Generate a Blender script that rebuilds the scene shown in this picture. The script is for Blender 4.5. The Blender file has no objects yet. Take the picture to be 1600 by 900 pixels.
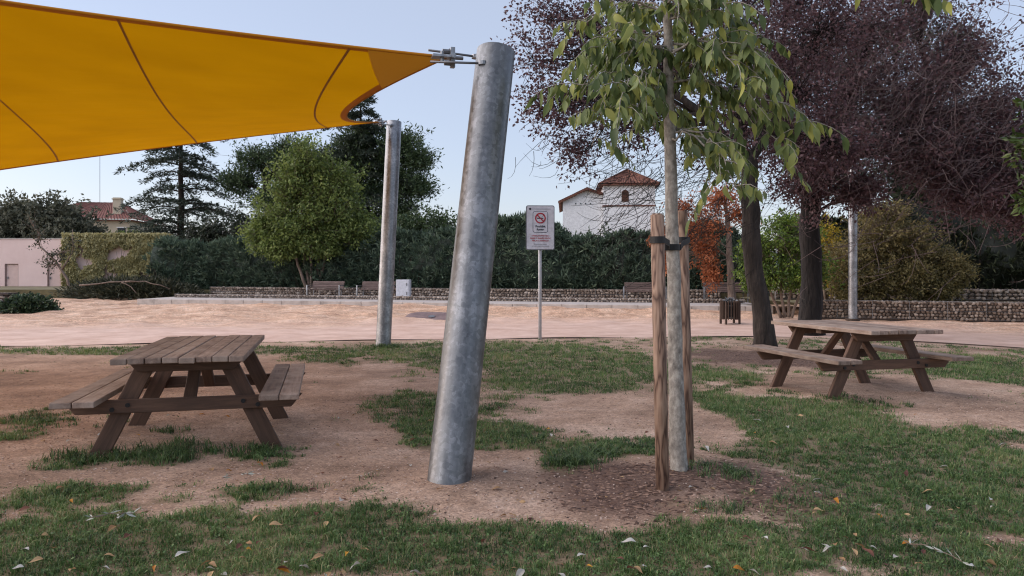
import bpy, bmesh, math, random
import numpy as np
from mathutils import Vector, Matrix

S = bpy.context.scene
COL = S.collection
R = math.radians
# ------------------------------------------------------------------ camera, sky, sun, exposure
EYE = 1.32
cam_d = bpy.data.cameras.new('camera'); cam = bpy.data.objects.new('camera', cam_d); COL.objects.link(cam)
cam.location = (0, 0, EYE); cam.rotation_euler = (R(90), 0, 0)
cam_d.sensor_width = 36; cam_d.lens = 36 * 1180 / 1600
cam_d.shift_y = (428 - 450) / 1600
cam_d.clip_end = 5000; cam_d.clip_start = 0.05
S.camera = cam
SUN_EL, SUN_AZ = 20.0, -86.0        # low veiled sun to the left
w = bpy.data.worlds.new('World'); S.world = w; w.use_nodes = True
nt = w.node_tree; bg = nt.nodes['Background']
sky = nt.nodes.new('ShaderNodeTexSky'); sky.sky_type = 'NISHITA'; sky.sun_disc = False
sky.sun_elevation = R(SUN_EL); sky.sun_rotation = R(SUN_AZ)
sky.air_density = 1.0; sky.dust_density = 1.0; sky.ozone_density = 4.0
wb = nt.nodes.new('ShaderNodeVectorMath'); wb.operation = 'MULTIPLY'; wb.inputs[1].default_value = (1.19, .97, .91)   # camera white balance
nt.links.new(sky.outputs[0], wb.inputs[0])
veil = nt.nodes.new('ShaderNodeMix'); veil.data_type = 'RGBA'; veil.inputs[0].default_value = .62; veil.inputs[7].default_value = (2.12, 2.26, 2.6, 1)   # even thin high cloud
nt.links.new(wb.outputs[0], veil.inputs[6]); nt.links.new(veil.outputs[2], bg.inputs[0]); bg.inputs[1].default_value = 0.10
sd = bpy.data.lights.new('sun', 'SUN'); sun = bpy.data.objects.new('sun', sd); COL.objects.link(sun)
sd.energy = 1.5; sd.angle = R(110); sd.color = (1.0, 0.88, 0.8)
az, elv = R(SUN_AZ), R(SUN_EL)
sdir = Vector((math.sin(az) * math.cos(elv), math.cos(az) * math.cos(elv), math.sin(elv)))
sun.rotation_euler = sdir.to_track_quat('Z', 'Y').to_euler(); sun.location = sdir * 60
S.view_settings.view_transform = 'Standard'; S.view_settings.look = 'None'
S.view_settings.gamma = 1; S.view_settings.use_curve_mapping = False
S.view_settings.exposure = 1.55
S.cycles.filter_width = 1.15

# ------------------------------------------------------------------ helpers
def lin(c):
    return tuple(((v / 255) / 12.92 if v / 255 <= 0.04045 else ((v / 255 + 0.055) / 1.055) ** 2.4) for v in c)
def rgba(c): return (*lin(c), 1)
def rng(s): return np.random.default_rng(s)

def _h(ix, iy, iz, s):
    n = (ix.astype(np.int64) * 374761393 + iy.astype(np.int64) * 668265263 + iz.astype(np.int64) * 2147483647 + s * 974711) & 0xffffffff
    n = ((n ^ (n >> 13)) * 1274126177) & 0xffffffff
    n = ((n ^ (n >> 16)) * 2246822519) & 0xffffffff
    return ((n ^ (n >> 15)) & 0xffffff) / float(0xffffff)
def vn(x, y, s=0):
    x = np.asarray(x, float); y = np.asarray(y, float)
    ix = np.floor(x); iy = np.floor(y); fx = x - ix; fy = y - iy
    fx = fx * fx * (3 - 2 * fx); fy = fy * fy * (3 - 2 * fy); z = np.zeros_like(ix)
    a = _h(ix, iy, z, s); b = _h(ix + 1, iy, z, s); c = _h(ix, iy + 1, z, s); d = _h(ix + 1, iy + 1, z, s)
    return (a * (1 - fx) + b * fx) * (1 - fy) + (c * (1 - fx) + d * fx) * fy
def fbm(x, y, s=0, o=4):
    t = 0; a = .5; n = 0
    for i in range(o):
        t = t + a * vn(np.asarray(x) * 2 ** i + 7.3 * i, np.asarray(y) * 2 ** i - 3.1 * i, s + i); n += a; a *= .5
    return t / n
def sstep(a, b, x):
    t = np.clip((x - a) / (b - a), 0, 1); return t * t * (3 - 2 * t)

def link(o, parent=None):
    COL.objects.link(o)
    if parent is not None: o.parent = parent
    return o
def tag(o, label, cat, group=None):
    o['label'] = label; o['category'] = cat
    if group: o['group'] = group
    return o
def empty(name, loc=(0, 0, 0), rz=0, label=None, cat=None, group=None):
    o = bpy.data.objects.new(name, None); o.empty_display_size = .1
    o.location = loc; o.rotation_euler = (0, 0, rz); COL.objects.link(o)
    if label: tag(o, label, cat, group)
    return o
def fastmesh(name, V, F, mat=None, parent=None, var=None, smooth=False, kind=None, uvh=None):
    """V (n,3); F list of (m,k) int arrays; var = per-vertex float attribute"""
    V = np.asarray(V, np.float32)
    Fs = F if isinstance(F, list) else [F]
    Fs = [np.asarray(f, np.int32) for f in Fs if len(f)]
    me = bpy.data.meshes.new(name)
    me.vertices.add(len(V)); me.vertices.foreach_set('co', V.ravel())
    loops = np.concatenate([f.ravel() for f in Fs]); tot = np.concatenate([np.full(len(f), f.shape[1], np.int32) for f in Fs])
    st = np.concatenate([[0], np.cumsum(tot)[:-1]]).astype(np.int32)
    me.loops.add(len(loops)); me.loops.foreach_set('vertex_index', loops)
    me.polygons.add(len(tot)); me.polygons.foreach_set('loop_start', st); me.polygons.foreach_set('loop_total', tot)
    me.polygons.foreach_set('use_smooth', np.full(len(tot), bool(smooth)))
    if var is not None:
        a = me.attributes.new('var', 'FLOAT', 'POINT'); a.data.foreach_set('value', np.asarray(var, np.float32))
    me.update(calc_edges=True); me.validate()
    if mat: me.materials.append(mat)
    o = bpy.data.objects.new(name, me); link(o, parent)
    if kind: o['kind'] = kind
    return o

class MB:
    """collects pieces of ONE mesh"""
    def __init__(s): s.V = []; s.Q = []; s.T = []; s.var = []; s.n = 0
    def add(s, V, Q=None, T=None, var=0.5):
        V = np.asarray(V, float).reshape(-1, 3)
        s.V.append(V); s.var.append(np.full(len(V), var) if np.isscalar(var) else var)
        if Q is not None and len(Q): s.Q.append(np.asarray(Q, int) + s.n)
        if T is not None and len(T): s.T.append(np.asarray(T, int) + s.n)
        s.n += len(V); return s
    def box(s, x0, x1, y0, y1, z0, z1, M=None):
        V = np.array([(x, y, z) for z in (z0, z1) for y in (y0, y1) for x in (x0, x1)], float)
        if M is not None: V = np.array([M @ Vector(v) for v in V])
        return s.add(V, [(0, 2, 3, 1), (4, 5, 7, 6), (0, 1, 5, 4), (2, 6, 7, 3), (0, 4, 6, 2), (1, 3, 7, 5)])
    def tube(s, P, r, n=8, cap=True, var=.5):
        P = np.asarray(P, float); m = len(P); r = np.full(m, r) if np.isscalar(r) else np.asarray(r, float)
        t = np.gradient(P, axis=0); t /= np.linalg.norm(t, axis=1)[:, None] + 1e-9
        ref = np.array([0, 0, 1.]) if abs(t[:, 2]).mean() < .8 else np.array([1., 0, 0])
        a = np.cross(t, ref); a /= np.linalg.norm(a, axis=1)[:, None] + 1e-9; b = np.cross(t, a)
        th = np.arange(n) * 2 * math.pi / n
        V = P[:, None] + r[:, None, None] * (np.cos(th)[None, :, None] * a[:, None] + np.sin(th)[None, :, None] * b[:, None])
        i = np.arange(m - 1)[:, None] * n; j = np.arange(n)[None]; k = (j + 1) % n
        Q = np.stack([i + j, i + n + j, i + n + k, i + k], -1).reshape(-1, 4)
        V = V.reshape(-1, 3); T = []
        if cap:
            V = np.vstack([V, P[:1], P[-1:]]); c0, c1 = len(V) - 2, len(V) - 1
            for q in range(n):
                T.append((c0, q, (q + 1) % n)); T.append((c1, (m - 1) * n + (q + 1) % n, (m - 1) * n + q))
        return s.add(V, Q, T, var)
    def build(s, name, mat, parent=None, smooth=False, kind=None):
        F = []
        if s.Q: F.append(np.concatenate(s.Q))
        if s.T: F.append(np.concatenate(s.T))
        return fastmesh(name, np.concatenate(s.V), F, mat, parent, np.concatenate(s.var), smooth, kind)

def bevbox(name, sx, sy, sz, mat, parent=None, loc=(0, 0, 0), rot=(0, 0, 0), bev=.004, chamfer=None, seg=1):
    """board with bevelled edges centred on its origin, length along local X"""
    bm = bmesh.new(); bmesh.ops.create_cube(bm, size=1)
    for v in bm.verts: v.co = Vector((v.co.x * sx, v.co.y * sy, v.co.z * sz))
    if chamfer:
        for v in bm.verts:
            if v.co.z < 0: v.co.x -= math.copysign(chamfer, v.co.x)
    if bev: bmesh.ops.bevel(bm, geom=bm.edges[:], offset=bev, segments=seg, profile=.5, affect='EDGES')
    me = bpy.data.meshes.new(name); bm.to_mesh(me); bm.free()
    if mat: me.materials.append(mat)
    o = bpy.data.objects.new(name, me); o.location = loc; o.rotation_euler = rot
    return link(o, parent)
def again(src, parent, loc=None, rot=None, scale=None):
    o = src.copy(); COL.objects.link(o); o.parent = parent
    if loc is not None: o.location = loc
    if rot is not None: o.rotation_euler = rot
    if scale is not None: o.scale = scale
    return o

# ------------------------------------------------------------------ materials
def N(nt, t, **k):
    n = nt.nodes.new(t)
    for a, v in k.items():
        if a.startswith('i_'): n.inputs[a[2:].replace('_', ' ')].default_value = v
        else: setattr(n, a, v)
    return n
def ramp(nt, fac, cols):
    r = nt.nodes.new('ShaderNodeValToRGB'); e = r.color_ramp.elements
    while len(e) < len(cols): e.new(.5)
    for i, (p, c) in enumerate(cols): e[i].position = p; e[i].color = c
    nt.links.new(fac, r.inputs[0]); return r.outputs[0]
def newmat(name):
    m = bpy.data.materials.new(name); m.use_nodes = True
    return m, m.node_tree, m.node_tree.nodes['Principled BSDF']
def coords(nt, scale=(1, 1, 1), src='Object', rnd=False):
    tc = nt.nodes.new('ShaderNodeTexCoord'); mp = nt.nodes.new('ShaderNodeMapping'); mp.inputs['Scale'].default_value = scale
    nt.links.new(tc.outputs[src], mp.inputs[0])
    if rnd:
        oi = nt.nodes.new('ShaderNodeObjectInfo'); mu = N(nt, 'ShaderNodeVectorMath', operation='SCALE'); mu.inputs[0].default_value = (37, 53, 71)
        nt.links.new(oi.outputs['Random'], mu.inputs['Scale']); nt.links.new(mu.outputs[0], mp.inputs['Location'])
    return mp.outputs[0]
def mottled(name, c1, c2, scale=5, rough=.85, bump=.3, bscale=None, metallic=0, c3=None, stretch=(1, 1, 1), rnd=False, dist=.01):
    m, nt, p = newmat(name); L = nt.links.new
    v = coords(nt, stretch, rnd=rnd)
    n1 = N(nt, 'ShaderNodeTexNoise', i_Scale=scale, i_Detail=6, i_Roughness=.65); L(v, n1.inputs['Vector'])
    cols = [(.3, rgba(c1)), (.7, rgba(c2))] if c3 is None else [(.28, rgba(c1)), (.5, rgba(c2)), (.74, rgba(c3))]
    c = ramp(nt, n1.outputs[0], cols); L(c, p.inputs['Base Color'])
    p.inputs['Roughness'].default_value = rough; p.inputs['Metallic'].default_value = metallic
    if bump:
        n2 = N(nt, 'ShaderNodeTexNoise', i_Scale=bscale or scale * 6, i_Detail=4); L(v, n2.inputs['Vector'])
        b = N(nt, 'ShaderNodeBump', i_Strength=bump, i_Distance=dist); L(n2.outputs[0], b.inputs['Height']); L(b.outputs[0], p.inputs['Normal'])
    return m
def leafmat(name, cols, trans=.3, rough=.55, obj=False):
    m, nt, p = newmat(name); L = nt.links.new
    if obj:
        a = nt.nodes.new('ShaderNodeObjectInfo'); f = a.outputs['Random']
    else:
        a = N(nt, 'ShaderNodeAttribute', attribute_name='var'); f = a.outputs['Fac']
    n = len(cols); c = ramp(nt, f, [(i / (n - 1), rgba(k)) for i, k in enumerate(cols)])
    L(c, p.inputs['Base Color']); p.inputs['Roughness'].default_value = rough
    t = nt.nodes.new('ShaderNodeBsdfTranslucent'); L(c, t.inputs[0])
    mx = nt.nodes.new('ShaderNodeMixShader'); mx.inputs[0].default_value = trans
    L(p.outputs[0], mx.inputs[1]); L(t.outputs[0], mx.inputs[2]); L(mx.outputs[0], nt.nodes['Material Output'].inputs[0])
    return m
def woodmat(name, dark, mid, light, wear=None, rough=.75, swirl=0.6, sc=1.0):
    """grain along local X"""
    m, nt, p = newmat(name); L = nt.links.new
    v = coords(nt, (1.2 * sc, 14 * sc, 14 * sc), rnd=True)
    n1 = N(nt, 'ShaderNodeTexNoise', i_Scale=1.6, i_Detail=8, i_Roughness=.7, i_Distortion=swirl); L(v, n1.inputs['Vector'])
    c = ramp(nt, n1.outputs[0], [(.25, rgba(dark)), (.5, rgba(mid)), (.75, rgba(light))])
    v2 = coords(nt, (3, 3, 3), rnd=True)
    n2 = N(nt, 'ShaderNodeTexNoise', i_Scale=1.5, i_Detail=5, i_Roughness=.6); L(v2, n2.inputs['Vector'])
    if wear:
        f = ramp(nt, n2.outputs[0], [(.42, (0, 0, 0, 1)), (.72, (1, 1, 1, 1))])
        mx = N(nt, 'ShaderNodeMix', data_type='RGBA'); L(f, mx.inputs[0]); L(c, mx.inputs[6]); mx.inputs[7].default_value = rgba(wear); c = mx.outputs[2]
    oi = nt.nodes.new('ShaderNodeObjectInfo'); mr = N(nt, 'ShaderNodeMapRange'); mr.inputs[3].default_value = .75; mr.inputs[4].default_value = 1.2
    L(oi.outputs['Random'], mr.inputs[0]); hs = nt.nodes.new('ShaderNodeHueSaturation'); L(mr.outputs[0], hs.inputs['Value']); L(c, hs.inputs['Color'])
    L(hs.outputs[0], p.inputs['Base Color']); p.inputs['Roughness'].default_value = rough
    b = N(nt, 'ShaderNodeBump', i_Strength=.5, i_Distance=.003); L(n1.outputs[0], b.inputs['Height']); L(b.outputs[0], p.inputs['Normal'])
    return m
def galvmat(name, base=(120, 123, 127), rough=.42):
    m, nt, p = newmat(name); L = nt.links.new
    v = coords(nt)
    vo = N(nt, 'ShaderNodeTexVoronoi', i_Scale=38); nd = N(nt, 'ShaderNodeTexNoise', i_Scale=18, i_Detail=3); L(v, nd.inputs['Vector']); va = N(nt, 'ShaderNodeVectorMath', operation='MULTIPLY_ADD'); L(nd.outputs['Color'], va.inputs[0]); va.inputs[1].default_value = (.06, .06, .06); L(v, va.inputs[2]); L(va.outputs[0], vo.inputs['Vector'])
    n = N(nt, 'ShaderNodeTexNoise', i_Scale=3.2, i_Detail=9, i_Roughness=.7); L(v, n.inputs['Vector'])
    v2 = coords(nt, (9, 9, .7)); n2 = N(nt, 'ShaderNodeTexNoise', i_Scale=2, i_Detail=4); L(v2, n2.inputs['Vector'])
    sep = nt.nodes.new('ShaderNodeSeparateColor'); L(vo.outputs['Color'], sep.inputs[0])
    a = N(nt, 'ShaderNodeMath', operation='MULTIPLY_ADD'); L(sep.outputs[0], a.inputs[0]); a.inputs[1].default_value = .17; L(n.outputs[0], a.inputs[2])
    b2 = N(nt, 'ShaderNodeMath', operation='MULTIPLY_ADD'); L(n2.outputs[0], b2.inputs[0]); b2.inputs[1].default_value = .5; L(a.outputs[0], b2.inputs[2])
    d = tuple(int(x * .68) for x in base); h = tuple(min(255, int(x * 1.25)) for x in base)
    c = ramp(nt, b2.outputs[0], [(.55, rgba(d)), (.85, rgba(base)), (1.0, rgba(h))])
    L(c, p.inputs['Base Color']); p.inputs['Metallic'].default_value = .72
    r = N(nt, 'ShaderNodeMapRange'); L(a.outputs[0], r.inputs[0]); r.inputs[1].default_value = .3; r.inputs[2].default_value = .9; r.inputs[3].default_value = rough - .14; r.inputs[4].default_value = rough + .2
    L(r.outputs[0], p.inputs['Roughness'])
    bu = N(nt, 'ShaderNodeBump', i_Strength=.25, i_Distance=.004); L(n.outputs[0], bu.inputs['Height']); L(bu.outputs[0], p.inputs['Normal'])
    return m
def plain(name, c, rough=.6, metallic=0):
    return mottled(name, tuple(int(x * .9) for x in c), tuple(min(255, int(x * 1.06)) for x in c), 8, rough, .08, metallic=metallic, c3=None)

MT = {}
MT['galv'] = galvmat('galvanised_steel')
MT['galv_l'] = galvmat('galvanised_steel_light', (142, 145, 150), .38)
MT['steel'] = plain('zinc_fittings', (120, 122, 126), .45, .7)
MT['black'] = plain('black_rubber', (24, 24, 26), .6)
MT['wood_top'] = woodmat('weathered_table_boards', (82, 66, 56), (130, 110, 98), (170, 150, 136), wear=(162, 146, 134))
MT['wood_leg'] = woodmat('brown_stained_timber', (56, 41, 32), (88, 65, 52), (114, 87, 70))
def swirlwood(name, dark, mid, light):
    m, nt, p = newmat(name); L = nt.links.new
    v = coords(nt, (1.0, 7, 7), rnd=True)
    nz = N(nt, 'ShaderNodeTexNoise', i_Scale=1.5, i_Detail=3, i_Roughness=.5); L(v, nz.inputs['Vector'])
    mu = N(nt, 'ShaderNodeMath', operation='MULTIPLY'); L(nz.outputs[0], mu.inputs[0]); mu.inputs[1].default_value = 16
    pp_ = N(nt, 'ShaderNodeMath', operation='PINGPONG'); L(mu.outputs[0], pp_.inputs[0]); pp_.inputs[1].default_value = 1
    c = ramp(nt, pp_.outputs[0], [(.0, rgba(dark)), (.35, rgba(mid)), (.9, rgba(light))])
    n2 = N(nt, 'ShaderNodeTexNoise', i_Scale=2.5, i_Detail=6); L(coords(nt, (1.5, 12, 12), rnd=True), n2.inputs['Vector'])
    mr = N(nt, 'ShaderNodeMapRange'); L(n2.outputs[0], mr.inputs[0]); mr.inputs[3].default_value = .6; mr.inputs[4].default_value = 1.35
    hs = nt.nodes.new('ShaderNodeHueSaturation'); L(c, hs.inputs['Color']); L(mr.outputs[0], hs.inputs['Value']); L(hs.outputs[0], p.inputs['Base Color'])
    p.inputs['Roughness'].default_value = .8
    b = N(nt, 'ShaderNodeBump', i_Strength=.4, i_Distance=.003); L(n2.outputs[0], b.inputs['Height']); L(b.outputs[0], p.inputs['Normal'])
    return m
MT['stake'] = swirlwood('pine_stake_grain', (78, 57, 48), (130, 104, 88), (158, 132, 114))
MT['slat'] = woodmat('bench_slat_wood', (78, 62, 60), (108, 90, 86), (134, 116, 112))
MT['bin'] = woodmat('bin_slat_wood', (48, 36, 30), (72, 56, 46), (92, 74, 62))
MT['bark_g'] = mottled('smooth_grey_bark', (104, 98, 92), (146, 140, 132), 34, .9, .6, 60, c3=(192, 186, 176), stretch=(1, 1, .6), dist=.006)
MT['bark_d'] = mottled('dark_rough_bark', (26, 22, 20), (50, 43, 39), 9, .95, 1.0, 22, c3=(72, 63, 58), stretch=(1, 1, .22), dist=.05)
MT['bark_k'] = mottled('blackish_bark', (14, 12, 12), (30, 26, 25), 8, .95, 1.0, 20, c3=(46, 41, 38), stretch=(1, 1, .22), dist=.05)
MT['bark_p'] = mottled('pale_brown_bark', (82, 70, 62), (122, 106, 96), 8, .9, .6, c3=(150, 134, 122), stretch=(1, 1, .3))
MT['bark_c'] = mottled('conifer_bark', (40, 32, 28), (66, 54, 46), 6, .95, .6, stretch=(1, 1, .3))
MT['twig'] = plain('plum_twigs', (94, 80, 80), .85)
MT['stone'] = None
MT['concrete'] = mottled('kerb_concrete', (150, 143, 138), (182, 174, 168), 2.5, .9, .35, 40, c3=(198, 190, 186), rnd=True)
MT['paving'] = mottled('promenade_concrete', (168, 160, 156), (190, 182, 178), 1.5, .9, .3, 30)
MT['white'] = plain('white_plaster', (238, 238, 240), .9)
MT['pink'] = mottled('pink_render', (228, 200, 194), (240, 214, 208), .7, .92, .15, 20)
MT['door'] = mottled('faded_pink_door', (212, 184, 176), (224, 196, 188), 3, .7, .1)
MT['cream'] = mottled('cream_render', (190, 178, 156), (208, 196, 174), .8, .92, .1)
MT['glass'] = plain('dark_window_glass', (48, 54, 62), .12)
MT['tile'] = None
# per-piece stone colour
m, nt, p = newmat('gabion_stone'); L = nt.links.new
a = N(nt, 'ShaderNodeAttribute', attribute_name='var')
c = ramp(nt, a.outputs['Fac'], [(0, rgba((84, 74, 66))), (.35, rgba((118, 103, 92))), (.7, rgba((148, 134, 122))), (1, rgba((182, 170, 160)))])
n = N(nt, 'ShaderNodeTexNoise', i_Scale=14, i_Detail=5); L(coords(nt), n.inputs['Vector'])
hs = nt.nodes.new('ShaderNodeHueSaturation'); L(c, hs.inputs['Color']); mr = N(nt, 'ShaderNodeMapRange'); L(n.outputs[0], mr.inputs[0]); mr.inputs[3].default_value = .6; mr.inputs[4].default_value = 1.4
L(mr.outputs[0], hs.inputs['Value']); L(hs.outputs[0], p.inputs['Base Color']); p.inputs['Roughness'].default_value = .92
MT['stone'] = m
m, nt, p = newmat('clay_roof_tile'); L = nt.links.new
n = N(nt, 'ShaderNodeTexNoise', i_Scale=1.6, i_Detail=8, i_Roughness=.75); L(coords(nt), n.inputs['Vector'])
a = N(nt, 'ShaderNodeAttribute', attribute_name='var'); ad = N(nt, 'ShaderNodeMath', operation='MULTIPLY_ADD'); L(a.outputs['Fac'], ad.inputs[0]); ad.inputs[1].default_value = .4; L(n.outputs[0], ad.inputs[2])
L(ramp(nt, ad.outputs[0], [(.4, rgba((74, 48, 42))), (.7, rgba((112, 72, 60))), (1, rgba((144, 102, 84)))]), p.inputs['Base Color']); p.inputs['Roughness'].default_value = .9
MT['tile'] = m

# ------------------------------------------------------------------ terrain
EX = [-30, -20, -9.3, -5, .5, 3, 5.3, 6.6, 7.75, 9, 12, 15, 30]
EYv = [12.6, 13.1, 13.7, 14.6, 15.4, 15.7, 15.8, 15.5, 14.7, 13.4, 10.6, 8, 4]
def edgeY(x): return np.interp(x, EX, EYv)
KX = [-18, -5.5, 0, 5.5, 10]; KY = [36.3, 32.5, 30.4, 29.0, 28.2]
def kerbY(x): return np.interp(x, KX, KY)
# worn and grassy places of the lawn: x, y, half width, half depth (metres)
GRASS = [(-5.5, 13.02, 4.62, 0.76), (-2.4, 11.93, 1.3, 1.27), (-1.04, 12.58, 2.7, 1.98), (0.9, 11.06, 1.35, 2.26), (0.61, 9.13, 0.92, 0.8), (-0.78, 6.75, 0.33, 1.08), (-0.1, 6.25, 0.45, 0.67), (-0.55, 5.97, 0.48, 0.41), (0.63, 5.74, 0.44, 0.3), (0.4, 5.28, 0.24, 0.46), (0.97, 5.75, 0.29, 0.34), (-2.48, 5.59, 0.35, 0.4), (-3.1, 5.39, 0.25, 0.33), (-1.86, 5.64, 0.24, 0.33), (-4.34, 7.05, 0.45, 0.51), (-4.03, 6.19, 0.21, 0.25), (-1.48, 4.59, 0.31, 0.24), (-2.37, 4.67, 0.16, 0.14), (-2.7, 4.51, 0.34, 0.29), (-2.03, 3.75, 0.81, 0.49), (-1.0, 3.74, 0.72, 0.44), (-0.06, 3.6, 0.51, 0.37), (0.58, 3.47, 0.47, 0.31), (-0.57, 4.19, 0.14, 0.16), (2.37, 7.4, 0.56, 0.63), (2.57, 5.93, 1.02, 1.09), (2.68, 7.13, 0.89, 0.9), (2.7, 4.91, 0.8, 1.04), (1.64, 4.37, 0.33, 0.54), (1.07, 3.64, 0.46, 0.34), (1.99, 3.65, 0.52, 0.38), (6.6, 10.51, 1.22, 1.66), (2.69, 9.76, 0.49, 1.21), (3.62, 7.65, 0.52, 0.38), (3.98, 6.2, 0.26, 0.34), (0.92, 4.19, 0.14, 0.16), (-1.21, 7.95, 0.47, 0.56), (-0.06, 7.36, 0.37, 0.35), (-3.2, 6.87, 0.15, 0.24), (2.18, 8.69, 0.36, 1.05), (6.65, 11.49, 1.06, 1.17), (3.53, 5.44, 0.27, 0.74)]
BARE = [(-4.13, 9.04, 2.39, 2.09), (-1.96, 8.46, 0.65, 2.51), (-1.02, 5.1, 0.63, 0.74), (-2.08, 4.93, 0.92, 0.25), (-0.31, 4.59, 0.54, 0.43), (0.95, 7.15, 0.95, 0.97), (0.78, 4.69, 0.59, 0.56), (1.39, 4.63, 0.35, 0.61), (4.21, 8.66, 1.67, 0.95), (4.28, 7.15, 0.77, 0.97), (3.9, 11.93, 1.2, 1.27), (0.29, 4.32, 0.33, 0.24), (-1.16, 5.93, 0.39, 1.09), (1.97, 3.7, 0.13, 0.14), (2.42, 3.76, 0.16, 0.09), (-1.95, 4.19, 0.18, 0.14), (1.75, 6.54, 0.27, 0.81), (-0.18, 5.37, 0.5, 0.46), (1.91, 3.53, 0.09, 0.08), (-1.99, 6.27, 0.84, 0.75), (-5.52, 9.16, 0.82, 1.81), (-3.49, 5.74, 0.44, 0.3)]
MULCH = [(0.81, 4.62, 0.54, 0.54), (3.9, 11.98, 1.2, 1.45), (1.47, 4.62, 0.35, 0.54)]
def blobs(x, y, L, nz):
    v = np.zeros_like(x)
    for (cx, cy, rx, ry) in L:
        d = np.sqrt(((x - cx) / rx) ** 2 + ((y - cy) / ry) ** 2)
        v = np.maximum(v, 1 - sstep(.55, 1.35, d + nz))
    return v
def grass_at(x, y):
    n = fbm(x * 1.3, y * 1.1, 3, 4) - .5; n2 = fbm(x * 5, y * 5, 11, 3) - .5
    base = .42 + .08 * sstep(1.2, 2.6, x) * (1 - sstep(9, 14, y) * .3) - .25 * sstep(-.8, -2.2, x) * sstep(4.2, 5, y) + .16 * (1 - sstep(3.6, 4.3, y))
    v = base + .95 * blobs(x, y, GRASS, n * 1.0 + n2 * .7) - .85 * blobs(x, y, BARE, n * 1.0 + n2 * .7)
    n3 = fbm(x * 13, y * 13, 17, 2) - .5
    return sstep(.36, .98, v + 1.15 * n + 1.15 * n2 + .9 * n3)
def mulch_at(x, y):
    n = fbm(x * 2, y * 2, 23, 4) - .5
    return blobs(x, y, MULCH, n * 1.4)
def lawn_z(x, y):
    x = np.asarray(x, float); y = np.asarray(y, float)
    z = .05 * (fbm(x * .7, y * .7, 31, 3) - .5) + .022 * (fbm(x * 4, y * 4, 37, 3) - .5)
    for (cx, cy, r, h) in ((-.38, 4.72, .45, .05), (1.0, 4.75, .6, .06), (4.45, 8.1, .3, .05), (3.4, 8.0, .3, .03), (-2.5, 6.4, .6, -.035)):
        z = z + h * np.exp(-((x - cx) ** 2 + (y - cy) ** 2) / (r * r))
    return z
def gz(x, y): return float(lawn_z(np.array([x]), np.array([y]))[0])

def grid(name, X, Y, zf, mat, attrs, kind='structure'):
    nx, ny = X.shape[1], X.shape[0]
    Z = zf(X, Y); V = np.stack([X, Y, Z], -1).reshape(-1, 3)
    i = np.arange(ny - 1)[:, None] * nx; j = np.arange(nx - 1)[None]
    Q = np.stack([i + j, i + j + 1, i + nx + j + 1, i + nx + j], -1).reshape(-1, 4)
    o = fastmesh(name, V, Q, mat, smooth=True, kind=kind)
    for k, f in attrs.items():
        a = o.data.attributes.new(k, 'FLOAT', 'POINT'); a.data.foreach_set('value', f(X, Y).ravel().astype(np.float32))
    return o
def soilmat(name, soils, grass=None, mulch=None, gravel=90):
    m, nt, p = newmat(name); L = nt.links.new
    v = coords(nt)
    n = N(nt, 'ShaderNodeTexNoise', i_Scale=.9, i_Detail=10, i_Roughness=.68); L(v, n.inputs['Vector'])
    c = ramp(nt, n.outputs[0], [(.36, rgba(soils[0])), (.5, rgba(soils[1])), (.66, rgba(soils[2]))])
    vo = N(nt, 'ShaderNodeTexVoronoi', i_Scale=gravel); L(v, vo.inputs['Vector'])
    sp = nt.nodes.new('ShaderNodeSeparateColor'); L(vo.outputs['Color'], sp.inputs[0])
    mr = N(nt, 'ShaderNodeMapRange'); L(sp.outputs[0], mr.inputs[0]); mr.inputs[3].default_value = .68; mr.inputs[4].default_value = 1.3
    hs = nt.nodes.new('ShaderNodeHueSaturation'); L(c, hs.inputs['Color']); L(mr.outputs[0], hs.inputs['Value']); c = hs.outputs[0]
    nf = N(nt, 'ShaderNodeTexNoise', i_Scale=gravel * .13, i_Detail=7, i_Roughness=.75); L(v, nf.inputs['Vector'])
    mf = N(nt, 'ShaderNodeMapRange'); L(nf.outputs[0], mf.inputs[0]); mf.inputs[1].default_value = .3; mf.inputs[2].default_value = .7; mf.inputs[3].default_value = .7; mf.inputs[4].default_value = 1.22
    hf = nt.nodes.new('ShaderNodeHueSaturation'); L(c, hf.inputs['Color']); L(mf.outputs[0], hf.inputs['Value']); c = hf.outputs[0]
    def over(c, attr, cols, sc):
        a = N(nt, 'ShaderNodeAttribute', attribute_name=attr)
        n3 = N(nt, 'ShaderNodeTexNoise', i_Scale=sc if sc != 25 or mulch else 1.3, i_Detail=9, i_Roughness=.7); L(v, n3.inputs['Vector'])
        cc = ramp(nt, n3.outputs[0], [(.35, rgba(cols[0])), (.65, rgba(cols[1]))])
        mx = N(nt, 'ShaderNodeMix', data_type='RGBA'); L(a.outputs['Fac'], mx.inputs[0]); L(c, mx.inputs[6]); L(cc, mx.inputs[7]); return mx.outputs[2]
    if mulch: c = over(c, 'mulch', mulch, 40)
    if grass: c = over(c, 'grass', grass, 25)
    L(c, p.inputs['Base Color']); p.inputs['Roughness'].default_value = .95
    b = N(nt, 'ShaderNodeBump', i_Strength=.6, i_Distance=.012)
    n4 = N(nt, 'ShaderNodeTexNoise', i_Scale=gravel * .5, i_Detail=4, i_Roughness=.7); L(v, n4.inputs['Vector']); L(n4.outputs[0], b.inputs['Height']); L(b.outputs[0], p.inputs['Normal'])
    return m, c
ms, _ = soilmat('lawn_soil', ((134, 108, 90), (168, 140, 120), (196, 170, 152)), ((84, 80, 54), (122, 108, 80)), ((78, 58, 50), (112, 88, 76)))
xs = np.linspace(-17, 17, 330)
ts = np.concatenate([np.linspace(-4, 2, 12, endpoint=False), np.linspace(2, 8, 190, endpoint=False), 8 + np.linspace(0, 1, 100) ** 1.0 * 8])
X, T = np.meshgrid(xs, ts)
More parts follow.
